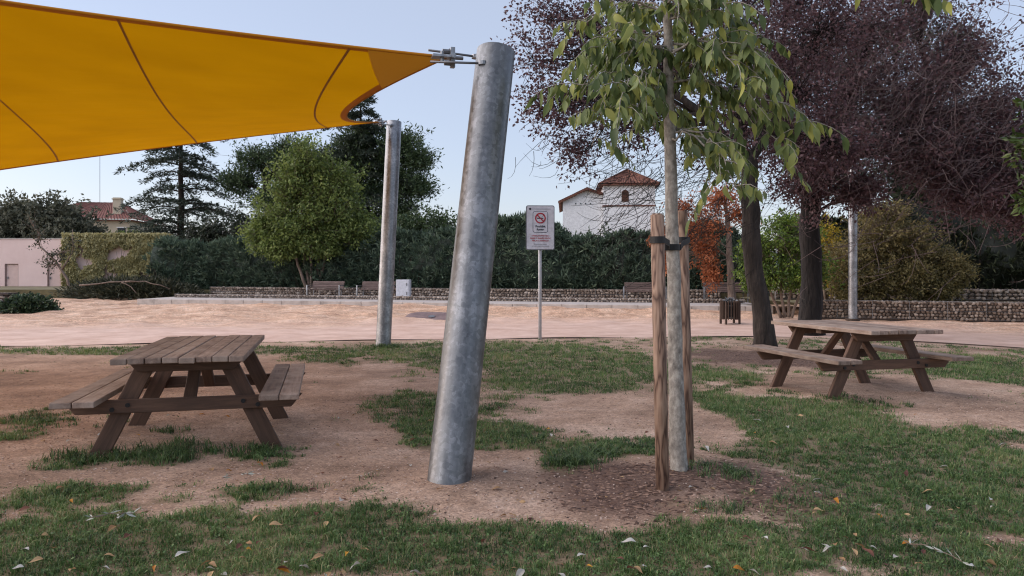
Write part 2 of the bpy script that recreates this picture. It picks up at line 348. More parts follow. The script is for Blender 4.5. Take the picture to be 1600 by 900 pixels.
E0 = edgeY(X); Yg = np.where(T <= 8, T * np.minimum(1, (E0 - .6) / 8.6), T); s_ = np.clip((T - 8) / 8, 0, 1)
Y8 = 8 * np.minimum(1, (E0 - .6) / 8.6); Yg = np.where(T <= 8, T * np.minimum(1, (E0 - .6) / 8.6), Y8 + s_ * (E0 - Y8))
grid('lawn', X, Yg, lambda x, y: lawn_z(x, y) * (1 - sstep(-.6, 0, y - edgeY(x)) * .8), ms, {'grass': lambda x, y: grass_at(x, y) * .75, 'mulch': mulch_at})

MOUNDS = [(-7.6, 31.6, 2.2, .9, .22), (-4.6, 30.4, 1.5, 1.2, .36), (-10.5, 32.4, 1.8, 1.0, .2), (-1.6, 29.6, 1.6, 1.2, .34), (1.4, 29.2, 1.3, .9, .28), (3.6, 28.5, 1.4, .9, .24), (-6.3, 28.5, 1.2, .8, .2), (-9.5, 26, 1.6, .8, .16), (-4.5, 25, 1.4, .7, .15), (2.5, 25.5, 1.5, .7, .14), (-12, 29, 1.8, .8, .2), (6.2, 24.5, 1.3, .6, .12), (-14, 33.5, 2, 1, .2), (-2.6, 22.0, 1.5, .8, .12), (5.8, 28.3, 1.4, .7, .18), (8, 28, 1.4, .7, .15)]
def sand_z(x, y):
    x = np.asarray(x, float); y = np.asarray(y, float)
    z = -.03 - .1 * sstep(-5, -1, y - kerbY(x)) * (x > -19) * (x < 10.5) + (.16 * (fbm(x * .5, y * .5, 41, 3) - .5) + .13 * np.abs(fbm(x * .8, y * 1.1, 45, 4) - .5) * 2 - .05 + .05 * (fbm(x * 2.6, y * 2.6, 46, 3) - .5)) * sstep(2, 9, y - edgeY(x)) + .03 * (fbm(x * 2, y * 2, 43, 3) - .5)
    for (cx, cy, rx, ry, h) in MOUNDS: z = z + .8 * h * np.exp(-((x - cx) / rx) ** 2 - ((y - cy) / ry) ** 2)
    z = z - .06 * sstep(-1.2, -.1, y - kerbY(x)) * (fbm(x * .9, y * 0, 47, 2) > .45)
    z = np.where(y < edgeY(x) - .05, z - .3, z)
    z = np.where((y > kerbY(x) + .25) & (x > -18.6) & (x < 10.3), -.15, z)
    return z
msand, _ = soilmat('playground_sand', ((168, 132, 108), (198, 162, 136), (216, 186, 164)), ((184, 152, 136), (214, 186, 172)), None, 30)
xs = np.concatenate([np.linspace(-52, -22, 40, endpoint=False), np.linspace(-22, 14, 240, endpoint=False), np.linspace(14, 46, 40)])
ys = np.concatenate([np.linspace(4, 12, 20, endpoint=False), np.linspace(12, 38, 210, endpoint=False), np.linspace(38, 66, 40)])
X, Y = np.meshgrid(xs, ys)
grid('sand_playground', X, Y, sand_z, msand, {'grass': lambda x, y: 1 - sstep(3.0, 10, y - edgeY(x) + 5 * (fbm(x * .4, y * .4, 51, 3) - .5))})
mg, _ = soilmat('earth_far', ((88, 84, 60), (104, 98, 70), (120, 110, 82)), None, None, 4)
fastmesh('ground', [(-2500, -300, -.45), (2500, -300, -.45), (2500, 3000, -.45), (-2500, 3000, -.45)], [np.array([(0, 1, 2, 3)])], mg, kind='structure')
# steel edging between lawn and path
xe = np.linspace(-16.5, 16.5, 220); ye = edgeY(xe)
b = MB()
Vv = []
for x, y in zip(xe, ye):
    h = .012 + .012 * math.sin(x * 1.7)
    Vv += [(x, y + .004, -.2), (x, y + .004, h), (x, y + .028, h), (x, y + .028, -.2)]
n = len(xe); Qs = [(i * 4 + a, (i + 1) * 4 + a, (i + 1) * 4 + a + 1, i * 4 + a + 1) for i in range(n - 1) for a in range(3)]
b.add(Vv, Qs); o = b.build('lawn_edging', mottled('rusted_edging', (52, 44, 40), (80, 66, 58), 6, .8, .3)); o['kind'] = 'structure'
# hill far away
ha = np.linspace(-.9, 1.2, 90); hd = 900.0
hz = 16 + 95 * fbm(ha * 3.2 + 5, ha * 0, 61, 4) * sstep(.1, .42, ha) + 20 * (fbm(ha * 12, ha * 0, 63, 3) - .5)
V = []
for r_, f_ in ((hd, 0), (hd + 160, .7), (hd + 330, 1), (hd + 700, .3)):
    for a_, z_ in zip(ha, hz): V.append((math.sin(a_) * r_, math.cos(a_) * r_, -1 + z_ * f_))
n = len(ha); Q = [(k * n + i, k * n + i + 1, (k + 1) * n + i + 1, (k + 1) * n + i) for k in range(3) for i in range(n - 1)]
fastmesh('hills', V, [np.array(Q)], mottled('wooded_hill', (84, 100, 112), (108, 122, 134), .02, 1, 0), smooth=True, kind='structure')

# ------------------------------------------------------------------ kerb, promenade, gabions
def path_pts(off, x0, x1, n): 
    x = np.linspace(x0, x1, n); return np.stack([x, kerbY(x) + off], -1)
kerb = empty('kerb', (0, 0, 0)); kerb['kind'] = 'structure'
pp = path_pts(0, -18, 10, 300); seg = np.r_[0, np.cumsum(np.linalg.norm(np.diff(pp, axis=0), axis=1))]
L_ = 1.0; s = 0; src = None; rr = random.Random(4)
while s + L_ < seg[-1]:
    x0 = np.interp(s, seg, pp[:, 0]); x1 = np.interp(s + L_ - .012, seg, pp[:, 0]); y0 = kerbY(x0); y1 = kerbY(x1)
    a_ = math.atan2(y1 - y0, x1 - x0); loc = ((x0 + x1) / 2, (y0 + y1) / 2 + .09, -.10 + rr.uniform(-.006, .006))
    if src is None: src = bevbox('kerb_block', .988, .17, .44, MT['concrete'], kerb, loc, (0, 0, a_), .012)
    else: again(src, kerb, loc, (0, 0, a_ + rr.uniform(-.006, .006)))
    s += L_
def strip(name, off0, off1, z, mat, x0=-18, x1=10, n=60, zb=-.4):
    a_ = path_pts(off0, x0, x1, n); b_ = path_pts(off1, x0, x1, n)
    V = np.vstack([np.c_[a_, np.full(n, z)], np.c_[b_, np.full(n, z)], np.c_[a_, np.full(n, zb)]])
    i = np.arange(n - 1); Q = np.vstack([np.c_[i, i + 1, n + i + 1, n + i], np.c_[2 * n + i, 2 * n + i + 1, i + 1, i]])
    return fastmesh(name, V, [Q], mat, kind='structure')
strip('promenade', .182, 6.9, .105, MT['paving'])
strip('hedge_bed', 6.95, 40, .42, mg, -45, 14)
bpy.data.objects['hedge_bed'].location.z = 0

ICO = None
def ico():
    global ICO
    if ICO is None:
        bm = bmesh.new(); bmesh.ops.create_icosphere(bm, subdivisions=1, radius=1)
        ICO = (np.array([v.co[:] for v in bm.verts]), np.array([[v.index for v in f.verts] for f in bm.faces])); bm.free()
    return ICO
def stones(P, S3, r, jitter=.22, flat=None):
    """many irregular stones in one array set"""
    v0, f0 = ico(); n = len(P)
    sc = S3[:, None, :] * (1 + r.uniform(-jitter, jitter, (n, len(v0), 1)))
    th = r.uniform(0, 6.28, n); V = v0[None] * sc
    ph = r.uniform(-.5, .5, n)
    x = V[..., 0] * np.cos(ph)[:, None] - V[..., 2] * np.sin(ph)[:, None]; z = V[..., 0] * np.sin(ph)[:, None] + V[..., 2] * np.cos(ph)[:, None]
    V = np.stack([x, V[..., 1], z], -1) + P[:, None]
    F = f0[None] + (np.arange(n) * len(v0))[:, None, None]
    return V.reshape(-1, 3), F.reshape(-1, 3), np.repeat(r.uniform(0, 1, n), len(v0))
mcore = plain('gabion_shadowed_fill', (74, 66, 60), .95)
def gabion(name, label, pts, z0, h, depth, ss, seed, bright=0, cat='gabion wall', cage=1.0):
    r = rng(seed); pts = np.asarray(pts, float)
    seg = np.r_[0, np.cumsum(np.linalg.norm(np.diff(pts, axis=0), axis=1))]; Ln = seg[-1]
    def at(s, off):
        x = np.interp(s, seg, pts[:, 0]); y = np.interp(s, seg, pts[:, 1])
        k = np.clip(np.searchsorted(seg, s, side='right') - 1, 0, len(pts) - 2); d = pts[k + 1] - pts[k]; d = d / np.linalg.norm(d, axis=-1, keepdims=True)
        return np.stack([x - d[..., 1] * off, y + d[..., 0] * off], -1)
    root = empty(name, (float(pts[0, 0]), float(pts[0, 1]), z0), 0, label, cat); o3 = np.array([pts[0, 0], pts[0, 1], z0])
    rows = max(1, int(round(h / (ss * .8)))); dz = h / rows; P = []; S3 = []
    for i in range(rows):
        s = 0
        while s < Ln:
            wd = ss * r.uniform(.65, 1.45); c = at(np.array(min(s + wd / 2, Ln)), .5 * ss * .6 + r.uniform(-.015, .02))
            P.append((c[0], c[1], z0 + (i + .5) * dz + r.uniform(-.15, .15) * dz)); S3.append((wd * .54, ss * .45, dz * r.uniform(.48, .62))); s += wd
    for j in range(max(1, int(depth / ss))):
        s = 0
        while s < Ln:
            wd = ss * r.uniform(.7, 1.4); c = at(np.array(min(s + wd / 2, Ln)), ss * .4 + j * ss)
            P.append((c[0], c[1], z0 + h - ss * .22 + r.uniform(-.01, .012))); S3.append((wd * .54, ss * .55, ss * .33)); s += wd
    V, F, var = stones(np.array(P), np.array(S3), r)
    fastmesh('stones', V - o3, [F], MT['stone'], root, np.clip(var * .9 + bright, 0, 1), kind='stuff')
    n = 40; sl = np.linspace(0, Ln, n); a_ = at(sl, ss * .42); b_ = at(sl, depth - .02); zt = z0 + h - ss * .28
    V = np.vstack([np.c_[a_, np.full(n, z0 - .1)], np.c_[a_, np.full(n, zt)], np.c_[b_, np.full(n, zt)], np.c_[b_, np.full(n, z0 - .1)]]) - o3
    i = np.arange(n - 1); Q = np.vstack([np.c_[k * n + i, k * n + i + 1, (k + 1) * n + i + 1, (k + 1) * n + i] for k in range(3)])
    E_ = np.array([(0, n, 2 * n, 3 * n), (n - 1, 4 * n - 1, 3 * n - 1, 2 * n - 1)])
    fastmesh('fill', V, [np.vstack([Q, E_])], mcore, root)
    b = MB()
    for zz in (0.02, h * .5, h + .012): b.tube(np.c_[at(np.linspace(0, Ln, 60), -.012), np.full(60, z0 + zz)] - o3, .005, 4, False)
    for s in np.arange(0, Ln + .01, cage):
        c = at(np.array(s), -.012); c2 = at(np.array(s), depth)
        b.tube(np.array([(c[0], c[1], z0), (c[0], c[1], z0 + h + .012)]) - o3, .007, 4, False); b.tube(np.array([(c[0], c[1], z0 + h + .014), (c2[0], c2[1], z0 + h + .014)]) - o3, .006, 4, False)
    b.build('wire_cage', MT['steel'], root)
    return root
gabion('gabion_wall', 'low pale rubble gabion edging along the concrete promenade in front of the park benches', path_pts(3.0, -17.5, 9.6, 14), .1, .17, .35, .13, 1, .25, 'stone edging', 1.5)
gabion('gabion_wall', 'long low stone gabion wall at the foot of the oleander hedge', path_pts(6.5, -17, 9.6, 14), .1, .48, .5, .15, 2, .08)
gabion('gabion_wall', 'stone gabion wall in wire cages behind the steel lamp post and right picnic table', [(9.2, 23.9), (12.5, 22.5), (20, 19.6)], -.05, .54, .6, .105, 3, .0)
gabion('gabion_wall', 'upper terrace stone gabion wall in front of the dark broadleaf hedge', [(9.6, 27.5), (15.6, 26.0), (26, 23)], .42, .36, .6, .15, 4, .0)
V = [(9.3, 24.3, .38), (20.1, 20.0, .38), (28, 17, .38), (40, 30, .38), (20, 40, .38), (9, 30, .38)]
fastmesh('terrace', V, [np.array([(0, 1, 2, 3, 4, 5)])], mg, kind='structure')

# ------------------------------------------------------------------ buildings
def tileplane(b, A, B, C, D, n, rows=8, amp=.05, seed=0):
    """corrugated clay-tile slope; A-B eave, D-C top"""
    A, B, C, D = [np.array(q, float) for q in (A, B, C, D)]; r = rng(seed)
    nu = n * 4 + 1; u = np.linspace(0, 1, nu); v = np.linspace(0, 1, rows + 1)
    U, Vv = np.meshgrid(u, v)
    P = (A[None, None] * (1 - U)[..., None] + B * U[..., None]) * (1 - Vv)[..., None] + (D * (1 - U)[..., None] + C * U[..., None]) * Vv[..., None]
    nn = np.cross(B - A, D - A); nn = nn / np.linalg.norm(nn)
    P = P + nn * (amp * np.abs(np.sin(U * n * math.pi)) + .02 * r.random(U.shape))[..., None]
    i = np.arange(rows)[:, None] * nu; j = np.arange(nu - 1)[None]
    Q = np.stack([i + j, i + j + 1, i + nu + j + 1, i + nu + j], -1).reshape(-1, 4)
    tv = r.random((rows + 1, n + 1)); var = tv[np.arange(rows + 1)[:, None], np.minimum((U * n).astype(int), n)]
    b.add(P.reshape(-1, 3), Q, var=var.ravel())
ch = empty('chapel', (8, 60, 0), R(-4), 'white chapel with tiled pyramid tower roof rising beyond the hedge', 'chapel')
b = MB(); b.box(-.85, 3.1, -2, 2, -.4, 8.2); b.build('tower_wall', MT['white'], ch)
b = MB(); V = [(-3.95, -1.6, -.4), (-.87, -1.6, -.4), (-.87, -1.6, 7.42), (-2.1, -1.6, 7.85), (-3.95, -1.6, 7.0)]
V += [(x, 9, z) for x, _, z in V]
b.add(V, [(0, 5, 9, 4), (4, 9, 8, 3), (3, 8, 7, 2), (1, 2, 7, 6)]); nv = b.n
o = b.build('nave_wall', MT['white'], ch); bm = bmesh.new(); bm.from_mesh(o.data); bm.verts.ensure_lookup_table(); bm.faces.new([bm.verts[i] for i in (0, 1, 2, 3, 4)]); bm.to_mesh(o.data); bm.free()
b = MB(); e = .38; zt = 8.22; ap = (1.12, 0, 9.6)
cs = [(-.85 - e, -2 - e, zt), (3.1 + e, -2 - e, zt), (3.1 + e, 2 + e, zt), (-.85 - e, 2 + e, zt)]
for i in range(4): tileplane(b, cs[i], cs[(i + 1) % 4], ap, ap, 20, 8, .06, i)
b.box(-.85 - e + .04, 3.1 + e - .04, -2 - e + .04, 2 + e - .04, zt - .12, zt - .01); rf = b.build('roof', MT['tile'], ch)
b = MB(); tileplane(b, (-4.3, -1.95, 6.98), (-4.3, 9, 6.98), (-2.1, 9, 8.02), (-2.1, -1.95, 8.02), 40, 6, .06, 7); tileplane(b, (-.88, 9, 7.6), (-.88, -1.95, 7.6), (-2.1, -1.95, 8.02), (-2.1, 9, 8.02), 40, 4, .06, 8)
# verge tiles on the gable edge
for (xa, za, xb, zb) in ((-4.3, 6.86, -2.1, 7.92), (-2.1, 7.92, -.9, 7.5)):
    for k in range(12):
        t = (k + .5) / 12; x = xa + (xb - xa) * t; z = za + (zb - za) * t; b.box(x - .1, x + .1, -2.02, -1.6, z - .1, z + .06)
b.build('roof', MT['tile'], ch)
b = MB(); b.box(-.9, 3.15, -2.06, 2.06, 6.5, 6.6); b.build('string_course', MT['tile'], ch)
b = MB(); V = [(.55, -2.02, 6.85), (1.1, -2.02, 6.85)] + [(.825 + .275 * math.cos(a_), -2.02, 7.5 + .275 * math.sin(a_)) for a_ in np.linspace(0, math.pi, 9)]
me = bpy.data.meshes.new('window'); me.from_pydata(V, [], [tuple(range(len(V)))]); me.materials.append(MT['tile']); wn = bpy.data.objects.new('window', me); link(wn, ch)
b = MB()
for i in range(5):
    b.box(.55, 1.1, -2.06, -2.03, 6.9 + i * .17, 6.94 + i * .17)
for i in range(3): b.box(.64 + i * .17, .68 + i * .17, -2.064, -2.026, 6.86, 7.65)
b.build('lattice', plain('terracotta_lattice', (104, 74, 60), .9), wn)
for k in range(4): b = MB(); b.box(-3.0 + k * .38, -2.9 + k * .38, -1.63, -1.55, 6.72, 6.82); b.build('vent', MT['glass'], ch)

hs_ = empty('house', (-41, 75, 0), R(6), 'distant cream house with red tiled roof and chimney behind the pink wall', 'house')
b = MB(); b.box(-6, 2.9, 0, 8, -.4, 6.75); b.build('wall', MT['cream'], hs_)
b = MB(); tileplane(b, (-6.6, -.6, 6.7), (3.5, -.6, 6.7), (.4, 4, 8.75), (-3.5, 4, 8.75), 34, 8, .07, 1); tileplane(b, (3.5, -.6, 6.7), (3.5, 8.6, 6.7), (.4, 4, 8.75), (.4, 4, 8.75), 30, 8, .07, 2)
tileplane(b, (-6.6, 8.6, 6.7), (-6.6, -.6, 6.7), (-3.5, 4, 8.75), (-3.5, 4, 8.75), 30, 8, .07, 3); b.box(-6.5, 3.4, -.5, 8.5, 6.6, 6.69)
rf = b.build('roof', plain('red_roof_tile', (124, 82, 74), .9), hs_)
b = MB(); b.box(1.0, 1.75, .7, 1.4, 6.9, 9.0); b.box(.92, 1.83, .62, 1.48, 8.8, 8.9); b.build('chimney', MT['cream'], rf)
b = MB(); b.box(1.75, 2.5, -.05, .05, 4.6, 5.9); wn = b.build('window', MT['glass'], hs_)
b = MB(); b.box(1.68, 2.57, -.08, .02, 5.9, 6.0); b.build('lintel', MT['white'], wn); b = MB(); b.box(1.68, 2.57, -.1, .02, 4.5, 4.6); b.build('sill', MT['white'], wn)
b = MB(); b.tube([(-1.6, 4, 8.6), (-1.6, 4, 14.5)], .025, 5); b.build('antenna_mast', MT['steel'], hs_)
hs2 = empty('house', (36, 48, 0), R(-8), 'pale pink house glimpsed through the plum branches', 'house')
b = MB(); b.box(-6, 6, 0, 7, -.4, 6.3); b.build('wall', MT['pink'], hs2)
b = MB(); tileplane(b, (-6.5, -.5, 6.3), (6.5, -.5, 6.3), (4, 3.5, 7.7), (-4, 3.5, 7.7), 40, 6, .07, 4); b.box(-6.4, 6.4, -.4, 7.4, 6.2, 6.29); b.build('roof', MT['tile'], hs2)
for x in (-3.5, 0, 3.5):
    b = MB(); b.box(x - .5, x + .5, -.04, .05, 3.6, 5.0); b.build('window', MT['glass'], hs2)

pb = empty('pink_building', (-36, 55, 0), 0, 'low flat pink rendered building with two plain doors', 'building')
# front wall with real door openings
b = MB(); xs_ = [-14, -.95, .05, 2.15, 3.15, 10.6]
for i in range(5):
    z0 = -.4 if i in (0, 2, 4) else 2.06
    b.box(xs_[i], xs_[i + 1], 0, .25, z0, 3.86)
b.box(-14, 10.6, .251, 7, -.4, 3.84)
b.build('wall', MT['pink'], pb)
b = MB(); b.box(-14.05, 10.65, -.05, 7.05, 3.862, 3.93); b.build('parapet_cap', MT['concrete'], pb)
for x in (-.95, 2.15):
    b = MB(); b.box(x + .06, x + .94, .12, .2, -.2, 2.0); d = b.build('door', MT['door'], pb)
    b = MB(); b.box(x + .002, x + .06, .06, .22, -.2, 2.058); b.box(x + .94, x + .998, .06, .22, -.2, 2.058); b.box(x + .06, x + .94, .06, .22, 2.0, 2.058); b.build('door_frame', plain('door_frame_paint', (150, 126, 118), .7), d)
    b = MB(); b.box(x + .14, x + .2, .06, .12, .95, 1.12); b.build('handle', MT['steel'], d)

sw = empty('stone_wall', (-20, 27.4, 0), 0, 'short rough stone wall with dark coping beside the sand at an ivy mound', 'stone wall')
r = rng(5); P = []; S3 = []
for i in range(4):
    x = -3
    while x < 1.75:
        wd = r.uniform(.16, .34); P.append((x + wd / 2, 0, .07 + i * .14)); S3.append((wd * .53, .13, .078)); x += wd
V, F, var = stones(np.array(P), np.array(S3), r, .12); fastmesh('stones', V, [F], MT['stone'], sw, var * .8 + .2, kind='stuff')
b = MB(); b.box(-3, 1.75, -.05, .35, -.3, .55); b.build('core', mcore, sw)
b = MB(); b.box(-3.05, 1.83, -.18, .42, .57, .63); b.build('coping', plain('dark_coping', (72, 62, 60), .9), sw)

# ------------------------------------------------------------------ foliage tools
def unit(a): return a / (np.linalg.norm(a, axis=-1, keepdims=True) + 1e-9)
def leaves(P, D, Lg, Wd, r, fold=.18, nrm=None):
    n = len(P); D = unit(D)
    nr = r.normal(size=(n, 3)) if nrm is None else nrm + r.normal(size=(n, 3)) * .35
    Sd = unit(np.cross(D, nr)); Up = unit(np.cross(Sd, D))
    Lg = np.broadcast_to(Lg, n)[:, None]; Wd = np.broadcast_to(Wd, n)[:, None]
    a = P; t = P + D * Lg; m = P + D * Lg * .45 + Up * Wd * fold
    V = np.stack([a, m + Sd * Wd * .5, t, m - Sd * Wd * .5], 1).reshape(-1, 3)
    i = np.arange(n)[:, None] * 4
    return V, np.vstack([i + [0, 1, 2], i + [0, 2, 3]])
def twigs(A, B, r0, r1, r, sag=.0, k=3, wob=.06):
    """many thin curved twigs, 3-sided"""
    n = len(A); t = np.linspace(0, 1, k + 1); Ln = np.linalg.norm(B - A, axis=1)
    M = r.normal(size=(n, 3)) * (Ln * wob)[:, None]
    P = A[:, None] + (B - A)[:, None] * t[None, :, None] + (4 * t * (1 - t))[None, :, None] * M[:, None]
    P[..., 2] += (4 * t * (1 - t))[None] * (Ln * sag)[:, None]
    d = unit(B - A); ref = np.where(np.abs(d[:, 2:3]) > .8, np.array([[1., 0, 0]]), np.array([[0, 0, 1.]])); a = unit(np.cross(d, ref)); b_ = np.cross(d, a)
    rad = (np.broadcast_to(r0, n)[:, None] * (1 - t) + np.broadcast_to(r1, n)[:, None] * t)
    th = np.arange(3) * 2.0944
    ring = np.cos(th)[:, None, None] * a[None] + np.sin(th)[:, None, None] * b_[None]           # 3,n,3
    V = P[:, :, None] + rad[..., None, None] * ring.transpose(1, 0, 2)[:, None]                 # n,k+1,3,3
    base = (np.arange(n) * (k + 1) * 3)[:, None, None] + (np.arange(k) * 3)[None, :, None]; j = np.arange(3)[None, None]; j2 = (j + 1) % 3
    Q = np.stack([base + j, base + 3 + j, base + 3 + j2, base + j2], -1).reshape(-1, 4)
    return V.reshape(-1, 3), Q, P
def curve(p0, p1, n, bow, r, wob=.05):
    t = np.linspace(0, 1, n)[:, None]; p0 = np.array(p0, float); p1 = np.array(p1, float); L_ = np.linalg.norm(p1 - p0)
    P = p0 + (p1 - p0) * t + np.array([0, 0, 1.]) * (4 * t * (1 - t)) * bow * L_
    w_ = r.normal(size=(n, 3)) * wob * L_; w_[0] = 0; w_[-1] = 0; return P + w_ * .5
def tree(name, label, loc, trunks, clumps, bark, leafm, leaf, nsub, nleaf, seed, sigma=.18, droop=.2, cat='tree', group=None, limb_r=.05, twig_r=.008, bow=.12, shell=.45, extra=None, lv=(0, 1), twigm=None, wid=.5):
    r = rng(seed); root = empty(name, loc, 0, label, cat, group)
    for tp in trunks:
        b = MB()
        tp = np.array(tp, float); n = 4 * (len(tp) - 1) + 1; ti = np.linspace(0, len(tp) - 1, n); q = np.arange(len(tp))
        P = np.stack([np.interp(ti, q, tp[:, i]) for i in range(3)], -1); P[1:-1] += r.normal(size=(n - 2, 3)) * .012
        rad = np.interp(ti, q, tp[:, 3]) * (1 + r.uniform(-.06, .06, n)); rad[0] *= 1.22
        b.tube(P, rad, 10); b.build('trunk' if len(trunks) == 1 else 'stem', bark, root, True)
    TA = []; TB = []; PV = []; DV = []
    for c in clumps:
        cen = np.array(c[:3]); rad = np.array(c[3:6]); dens = c[6] if len(c) > 6 else 1
        tp = np.array(min(trunks, key=lambda tr: np.linalg.norm(np.array(tr[-1][:2]) - cen[:2])), float)
        h = min(tp[-1, 2], max(tp[0, 2] + .45 * (tp[-1, 2] - tp[0, 2]), cen[2] - .6 * np.linalg.norm(cen[:2] - tp[-1, :2])))
        st = np.array([np.interp(h, tp[:, 2], tp[:, i]) for i in range(3)]); r0 = min(limb_r * (1 + .35 * rad.mean()), np.interp(h, tp[:, 2], tp[:, 3]) * .8)
        P = curve(st, cen, 9, bow, r); lb = MB(); lb.tube(P, np.linspace(r0, r0 * .3, 9), 6); lb.build('limb', bark, root, True)
        m = int(nsub * dens); dr = unit(r.normal(size=(m, 3))); u = r.random(m) ** shell
        sp = cen + dr * u[:, None] * rad * (1 + .25 * r.normal(size=(m, 1)) * (u[:, None] > .8))
        k = r.integers(3, 9, m); TA.append(P[k]); TB.append(sp); PV.append(sp); DV.append(dr)
    A = np.concatenate(TA); B = np.concatenate(TB); dr = np.concatenate(DV)
    V, Q, TP = twigs(A, B, twig_r, twig_r * .35, r, -.04, 3)
    Vs = [V]; Qs = [Q]
    if extra is not None:
        V2, Q2, _ = twigs(*extra); Qs.append(Q2 + len(V)); Vs.append(V2)
    o = fastmesh('twigs', np.vstack(Vs), [np.vstack(Qs)], twigm or bark, root, kind='stuff')
    n = len(B) * nleaf; ii = np.repeat(np.arange(len(B)), nleaf); t = 1 - .38 * r.random(n) ** 1.5
    base = TP[ii, 2] * (1 - t[:, None]) + TP[ii, 3] * t[:, None]
    P = base + r.normal(size=(n, 3)) * sigma
    D = dr[ii] * .6 + r.normal(size=(n, 3)) * .8; D[:, 2] -= droop * 3
    Lg = leaf * r.uniform(.6, 1.25, n); V, F = leaves(P, D, Lg, Lg * wid, r)
    cl = r.random(len(B)); var = np.clip(lv[0] + (lv[1] - lv[0]) * (.55 * cl[ii] + .45 * r.random(n)), 0, 1)
    fastmesh('crown', V, [F], leafm, root, np.repeat(var, 4), kind='stuff')
    return root
def bush_hull(path, z0, h, thick, seed, amp=.35):
    """sample function of a bumpy hedge: returns point, outward dir"""
    path = np.asarray(path, float); seg = np.r_[0, np.cumsum(np.linalg.norm(np.diff(path, axis=0), axis=1))]
    def f(s, v, r):
        x = np.interp(s, seg, path[:, 0]); y = np.interp(s, seg, path[:, 1]); k = np.clip(np.searchsorted(seg, s) - 1, 0, len(path) - 2)
        d = unit(path[k + 1] - path[k]); nrm = np.stack([d[:, 1], -d[:, 0]], -1)            # towards the viewer side
        hh = h * (1 + .22 * (fbm(s * .35, s * 0, seed, 3) - .5) * 2 * amp / .35)
        bul = thick * (.55 + .45 * np.sin(np.clip(v, 0, 1) * 2.6 + .3)) + amp * 1.5 * (fbm(s * .8, v * 3, seed + 5, 3) - .5)
        top = np.clip((v - 1), 0, 1)          # v in 1..2 runs over the top
        off = bul * (1 - top * 1.6); zz = z0 + hh * np.minimum(v, 1) + np.where(v > 1, amp * .9 * (fbm(s * 1.1, v * 4, seed + 9, 3) - .35), 0)
        P = np.stack([x + nrm[:, 0] * off, y + nrm[:, 1] * off, zz], -1)
        O = np.stack([nrm[:, 0] * (1 - top), nrm[:, 1] * (1 - top), .35 + top * .9], -1)
        return P, unit(O)
    return f, seg[-1]
def hedge(name, label, path, z0, h, thick, leafm, leaf, seed, dens=26, nl=11, amp=.35, cat='hedge', wid=.2):
    r = rng(seed); path = np.asarray(path, float); o3 = np.array([path[0, 0], path[0, 1], z0]); root = empty(name, tuple(o3), 0, label, cat)
    f, Ln = bush_hull(path, z0, h, thick, seed, amp)
    n = int(Ln * (h + thick) * dens); s = r.uniform(0, Ln, n); v = r.uniform(.0, 1.75, n)
    P, O = f(s, v, r); P = P - O * (r.random(n) ** 2)[:, None] * .35 + r.normal(size=(n, 3)) * .05
    ii = np.repeat(np.arange(n), nl); m = len(ii)
    D = O[ii] * .75 + r.normal(size=(m, 3)) * .6; D[:, 2] += .35
    Lg = leaf * r.uniform(.65, 1.25, m); V, F = leaves(P[ii] + r.normal(size=(m, 3)) * .03, D, Lg, Lg * wid, r)
    var = np.clip(.55 * r.random(n)[ii] + .45 * r.random(m), 0, 1)
    fastmesh('foliage', V - o3, [F], leafm, root, np.repeat(var, 4), kind='stuff')
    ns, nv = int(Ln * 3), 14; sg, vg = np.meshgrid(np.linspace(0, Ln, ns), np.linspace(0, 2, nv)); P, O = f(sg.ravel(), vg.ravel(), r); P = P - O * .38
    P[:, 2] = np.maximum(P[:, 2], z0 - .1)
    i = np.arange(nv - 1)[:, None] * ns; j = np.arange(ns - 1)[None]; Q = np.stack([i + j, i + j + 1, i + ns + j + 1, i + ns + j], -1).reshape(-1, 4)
    fastmesh('inner_shade_hull', P - o3, [Q], leafm, root, np.full(len(P), .15), kind='stuff')  # dark backing hull: the shade inside the hedge put into its colour
    A, _ = f(r.uniform(0, Ln, int(Ln * 5)), np.zeros(int(Ln * 5)), r); B = A + np.stack([r.normal(size=len(A)) * .3, r.normal(size=len(A)) * .2, np.full(len(A), h * .7)], -1); A[:, :2] += (B[:, :2] - A[:, :2]) * .2
    V, Q, _ = twigs(A, B, .02, .008, r); fastmesh('stems', V - o3, [Q], MT['bark_c'], root, kind='stuff')
    return root
